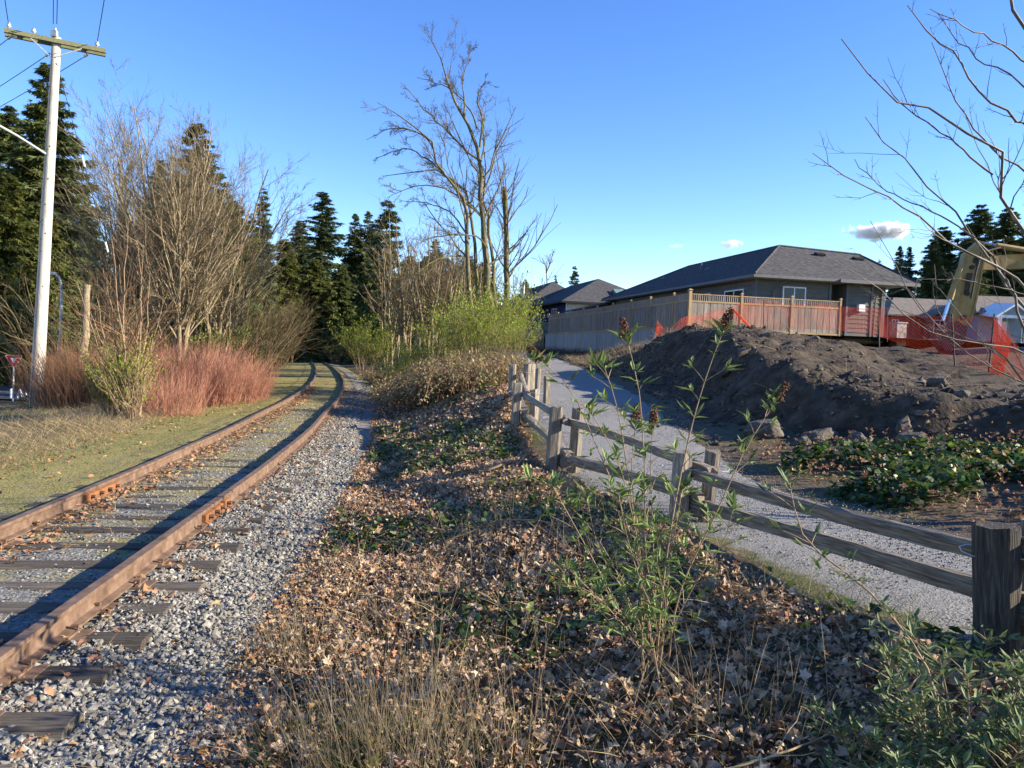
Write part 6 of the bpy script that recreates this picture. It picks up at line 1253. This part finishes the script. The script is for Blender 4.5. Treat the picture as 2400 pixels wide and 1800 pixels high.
for pts, d, r0, fl_ in ST:
    path = [bB + [rg.normal(0, .07), rg.normal(0, .07), 0]] + [at(x, y, 3.9 + (d - 3.9) * (i + 1) / len(pts)) for i, (x, y) in enumerate(pts)]
    s, P = leafy_stem(path, r0 * .85, .002, np.linspace(.28, .97, int(8 + 5 * (r0 > .0055))) + rg.normal(0, .015, 8 + 5 * (r0 > .0055)), .092, rg, m_bud, m_stem, bud, bB)
    if fl_: flower_head(P[-1], P[-1] - P[-3] + [0, 0, .0], .10, .036, s, rg)
# low grey-green butterfly bush in the near right corner
bG = np.array([1.75, 2.55, 0]); bG[2] = float(H(bG[0], bG[1])) - .05
gb2 = empty('low_butterfly_bush', bG, 0, label='grey green leafy bush filling the shaded near right corner', cat='bush')
for k in range(48):
    a = rg.uniform(0, 6.283); q_ = rg.uniform(.05, .75); hh = rg.uniform(.28, .62) * (1.15 - .5 * q_)
    tip = bG + [math.cos(a) * q_ * 1.0 + .1, math.sin(a) * q_ * .75, hh]; mid = bG + [math.cos(a) * q_ * .55, math.sin(a) * q_ * .4, hh * .6]
    leafy_stem([bG + [math.cos(a) * q_ * .25, math.sin(a) * q_ * .25, 0], mid, tip], .0045, .0016, np.linspace(.2, .98, 12), .066, rg, m_budg, m_stem, gb2, bG, wd_=.78)
leafy_stem([bG + [-.2, .1, .0], at(2170, 1560, 2.75), at(2040, 1390, 2.95), at(1880, 1250, 3.1), at(1850, 1130, 3.15)], .007, .002, np.linspace(.35, .98, 12), .07, rg, m_budg, m_stem, gb2, bG, wd_=.78)
for k in range(7):
    x0 = rg.uniform(1.15, 2.6); y0 = rg.uniform(2.7, 3.5); b0 = np.array([x0, y0, float(H(x0, y0))]); leafy_stem([b0, b0 + [rg.normal(0, .05), rg.normal(0, .05), .2], b0 + [rg.normal(0, .1), rg.normal(0, .1), rg.uniform(.25, .42)]], .004, .0015, np.linspace(.2, .98, 8), .065, rg, m_budg, m_stem, gb2, bG, wd_=.78)
# dry grass tussock, lower middle
for px_t, y_t, nd_, ng_, k_t, nm in ((920, 3.4, 300, 420, 1.0, 'tall dry grass tussock standing in the leaf litter, lower middle'), (650, 4.6, 120, 60, .75, 'thin dry grass tuft at the gravel edge of the bank'), (1180, 3.3, 90, 40, .8, 'sparse dry grass stalks between the tussock and the butterfly bush'), (720, 3.5, 130, 260, .55, 'low green and straw tuft left of the tall tussock'), (1720, 3.4, 70, 30, .6, 'sparse dry stalks right of the butterfly bush foot')):
    bT = np.array([at(px_t, 1720, y_t)[0], y_t, 0]); bT[2] = float(H(bT[0], bT[1]))
    tus = empty('grass_tussock', bT, 0, label=nm, cat='grass tuft', group='grass tussocks on the bank')
    n = nd_; a = rg.uniform(0, 6.283, n); q_ = rg.random(n)**.7 * .36; lean = np.stack([np.cos(a) * q_ * .9 + rg.normal(-.1, .2, n), np.sin(a) * q_ * .8 + rg.normal(.0, .18, n)], -1)
    V, Q = blades(np.stack([np.cos(a) * q_, np.sin(a) * q_, np.full(n, -.03)], -1), rg.uniform(.2, .85, n) * k_t, lean, rg.uniform(.0011, .0021, n), rg, 6, .22); ob('dry_blades', mk('dry_blades', V, [Q], m_dry), tus, kind='stuff')
    n = ng_; a = rg.uniform(0, 6.283, n); q_ = rg.random(n)**.7 * .24; lean = np.stack([np.cos(a) * .6 + rg.normal(0, .4, n), np.sin(a) * .6 + rg.normal(0, .4, n)], -1)
    V, Q = blades(np.stack([np.cos(a) * q_, np.sin(a) * q_, np.full(n, -.02)], -1), rg.uniform(.08, .26, n), lean, rg.uniform(.0013, .0022, n), rg, 5, .6); ob('green_blades', mk('green_blades', V, [Q], m_grass), tus, kind='stuff')
# boulders and stones by the mound
def rock_mesh(name, seed, mat, sub=3, rough=.22, chips=26):
    rg = np.random.default_rng(seed); V, F = STONES[0]; ph = (1 + 5**.5) / 2
    V = nrm(np.array([(-1, ph, 0), (1, ph, 0), (-1, -ph, 0), (1, -ph, 0), (0, -1, ph), (0, 1, ph), (0, -1, -ph), (0, 1, -ph), (ph, 0, -1), (ph, 0, 1), (-ph, 0, -1), (-ph, 0, 1)], float)); F = F[0]
    for _ in range(sub):
        e = {}; Vl = list(map(tuple, V)); nF = []
        def mid(a, b):
            k = (min(a, b), max(a, b))
            if k not in e: e[k] = len(Vl); Vl.append(tuple(nrm((np.array(Vl[a]) + np.array(Vl[b])) / 2)))
            return e[k]
        for a, b, c in F:
            ab, bc, ca = mid(a, b), mid(b, c), mid(c, a); nF += [(a, ab, ca), (b, bc, ab), (c, ca, bc), (ab, bc, ca)]
        V = np.array(Vl); F = np.array(nF)
    for _ in range(chips):                                    # chip flat facets
        nn = nrm(rg.normal(0, 1, 3)); c = rg.uniform(.5, .88); dd = V @ nn; V = np.where((dd > c)[:, None], V - nn * (dd - c)[:, None], V)
    V = V * (1 + rough * (fbm(V[:, 0] * 2 + seed, V[:, 1] * 2 + V[:, 2] * 1.7, 1.2, seed, 4))[:, None])
    return mk(name, V, [F], mat)
RK = [rock_mesh('rock', 600 + k, m_boulder) for k in range(4)]
for k, (px, y, d, sx_, sy_, sz_, rot, nm) in enumerate(((1805, 990, 13.0, .58, .36, .36, .5, 'biggest flat sided boulder at the foot of the soil mound'), (1925, 1003, 12.5, .36, .3, .24, .2, 'second boulder right of the biggest one'), (2010, 1022, 12.0, .40, .26, .2, 1.2, 'low rounded boulder sunk in the mound foot'), (2150, 1012, 11.5, .36, .3, .22, 2.0, 'dark boulder above the ivy'), (2200, 868, 14.0, .32, .24, .18, .7, 'boulder high on the right of the mound'), (2300, 1000, 10.9, .3, .24, .17, .9, 'stone half buried at the mound right foot'), (1880, 1045, 12.2, .2, .18, .14, .1, 'small boulder before the second one'), (2250, 930, 12.6, .22, .18, .13, .3, 'small stone in the middle of the right slope'))):
    p = at(px, y, d); z = max(float(mound_z(p[0], d)), float(H(p[0], d)))
    o = ob('boulder', RK[k % 4], None, (p[0], d, z + sz_ * .12), rot, label=nm, cat='boulder', group='boulders at the mound foot'); o.scale = (sx_, sy_, sz_)
for k in range(26):
    a = rg.uniform(0, 6.28); p = np.array([3.55, 12.6]) + np.array([math.cos(a) * rg.random() * .45, math.sin(a) * rg.random() * .7]); s_ = rg.uniform(.035, .085)
    o = ob('rubble_stone', RK[k % 4], None, (p[0], p[1], float(max(H(p[0], p[1]), zp(p[1]) + .02)) + s_ * .3), a, label='small blue grey stone in the little heap at the path edge', cat='stone', group='heap of stones at the path edge'); o.scale = (s_, s_ * .8, s_ * .7)
# fallen sticks
def stick(pts, r, label, mat=m_stem):
    P = np.array([(x, y, float(H(x, y)) + z) for x, y, z in pts]); b = P[0].copy(); P = spline(P, 16)[0] - b; rgs = np.random.default_rng(int(abs(b[0] * 997)))
    o = empty('fallen_branch', b, 0, label=label, cat='branch', group='fallen branches on the bank'); V, Q = tubes((P + rgs.normal(0, r * .3, P.shape))[None], np.linspace(r, r * .45, 16)[None], 6); ob('branch_wood', mk('branch_wood', V, [Q], mat, True), o)
    P1, R1 = grow(P[None], np.linspace(r, r * .45, 16)[None], 4, .3, .9, .25, .7, 0, 5, rgs, minr=.003); V, Q = tubes(P1, R1, 4); ob('side_twigs', mk('side_twigs', V, [Q], mat), o, kind='stuff')
stick([(-.75, 5.6, .05), (-.2, 5.25, .09), (.15, 4.95, .05)], .02, 'dark rotting branch lying in the middle of the leaf litter', m_char)
stick([(-.55, 6.9, .08), (0, 6.95, .12), (.6, 6.7, .06)], .011, 'thin curved branch across the ivy on the bank', m_twig)
stick([(-.25, 9.9, .08), (.1, 10.1, .1), (.42, 10.3, .08)], .02, 'pale bare stick lying before the third fence post', m_stem)
stick([(.7, 3.0, .05), (1.05, 3.05, .07), (1.4, 3.2, .05)], .008, 'bundle of pale twigs before the near right bush', m_dry)
stick([(-1.75, 5.9, .04), (-1.5, 6.0, .06), (-1.25, 5.9, .05)], .012, 'short pale stick at the left edge of the leaf bank', m_stem)
# a few bright yellow leaves that stand out
for k, (px, y, d) in enumerate(((866, 1690, 3.5), (1855, 1370, 4.9), (1935, 1390, 4.7), (1890, 1460, 4.2), (870, 1755, 3.3), (1600, 1380, 4.9))):
    p = at(px, y, d); o = ob('yellow_leaf', mk('yellow_leaf', T_MAP[k % 5][0], T_MAP[k % 5][1], m_yleaf), None, (p[0], d, float(H(p[0], d)) + .07), rg.uniform(0, 6), label='single yellow fallen leaf ' + ('low in the litter below the tussock', 'nearest the fence in the right litter', 'right of the other yellow leaf by the fence', 'in the brown litter below the lower rail', 'at the bottom edge below the tussock', 'beside the butterfly bush stems')[k], cat='leaf', group='yellow leaves'); o.scale = (.05, .05, .05); o.rotation_euler = (rg.normal(0, .4), rg.normal(0, .4), rg.uniform(0, 6))

# ------------------------------------------------------------------ small clouds
def cloud(px, y, d, sx_, sz_, dens, label):
    p = at(px, y, d); m = bpy.data.materials.new('cloud_vapour'); m.use_nodes = True; nt = m.node_tree; nd = nt.nodes; lk = nt.links.new; nd.remove(nd['Principled BSDF'])
    v = nd.new('ShaderNodeVolumePrincipled'); v.inputs['Color'].default_value = (1, 1, 1, 1); v.inputs['Anisotropy'].default_value = 0.2
    tc = nd.new('ShaderNodeTexCoord'); n = nd.new('ShaderNodeTexNoise'); n.inputs['Scale'].default_value = 1.6; n.inputs['Detail'].default_value = 5; n.inputs['Roughness'].default_value = .6; cm = nd.new('ShaderNodeVectorMath'); cm.operation = 'MULTIPLY'; cm.inputs[1].default_value = (sx_ / sz_, sx_ * .5 / sz_, 1.0); lk(tc.outputs['Object'], cm.inputs[0]); lk(cm.outputs[0], n.inputs['Vector']); n.inputs['Scale'].default_value = .75
    ln = nd.new('ShaderNodeVectorMath'); ln.operation = 'LENGTH'; lk(tc.outputs['Object'], ln.inputs[0])
    a = nd.new('ShaderNodeMath'); a.operation = 'MULTIPLY_ADD'; lk(n.outputs['Fac'], a.inputs[0]); a.inputs[1].default_value = 3.2; s = nd.new('ShaderNodeMath'); s.operation = 'MULTIPLY'; lk(ln.outputs['Value'], s.inputs[0]); s.inputs[1].default_value = -1.5; lk(s.outputs[0], a.inputs[2])
    b = nd.new('ShaderNodeMapRange'); b.inputs['From Min'].default_value = .55; b.inputs['From Max'].default_value = 1.1; b.inputs['To Max'].default_value = dens; lk(a.outputs[0], b.inputs[0]); lk(b.outputs[0], v.inputs['Density']); lk(v.outputs[0], nd['Material Output'].inputs['Volume'])
    o = ob('cloud', RK_UNIT, None, p, 0, label=label, cat='cloud', group='small clouds'); o.scale = (sx_, sx_ * .5, sz_)
    o.data = RK_UNIT.copy(); o.data.materials.clear(); o.data.materials.append(m); return o
RK_UNIT = rock_mesh('cloud', 700, m_white, 2, .0, 0)
cloud(2062, 541, 1600, 78, 24, .22, 'small white cloud above the bungalow right end'); cloud(1713, 571, 1600, 27, 12, .15, 'tiny white cloud above the bungalow ridge'); cloud(1582, 577, 1600, 22, 7, .03, 'faint wisp of cloud left of the tiny one')

# ------------------------------------------------------------------ unseen conifer added off to the right, sized to shade the near corner
for kind, x, y, hgt, wide, nm in (('dense', 6.6, 1.6, 1.9, 1.6, 'smallest and nearest'),):
    zb = .4; r = empty('conifer_tree', (x, y, zb), 1.0 + x, label=f'unseen small conifer added to shade the near right corner, {nm} to the camera', cat='tree', group='unseen conifers added for shade'); k = hgt / CH[kind]; r.scale = (k * wide, k * wide, k)
    for nm_, me in zip(('trunk', 'boughs', 'crown'), CON[kind]): ob(nm_, me, r, kind='stuff' if nm_ != 'trunk' else None)
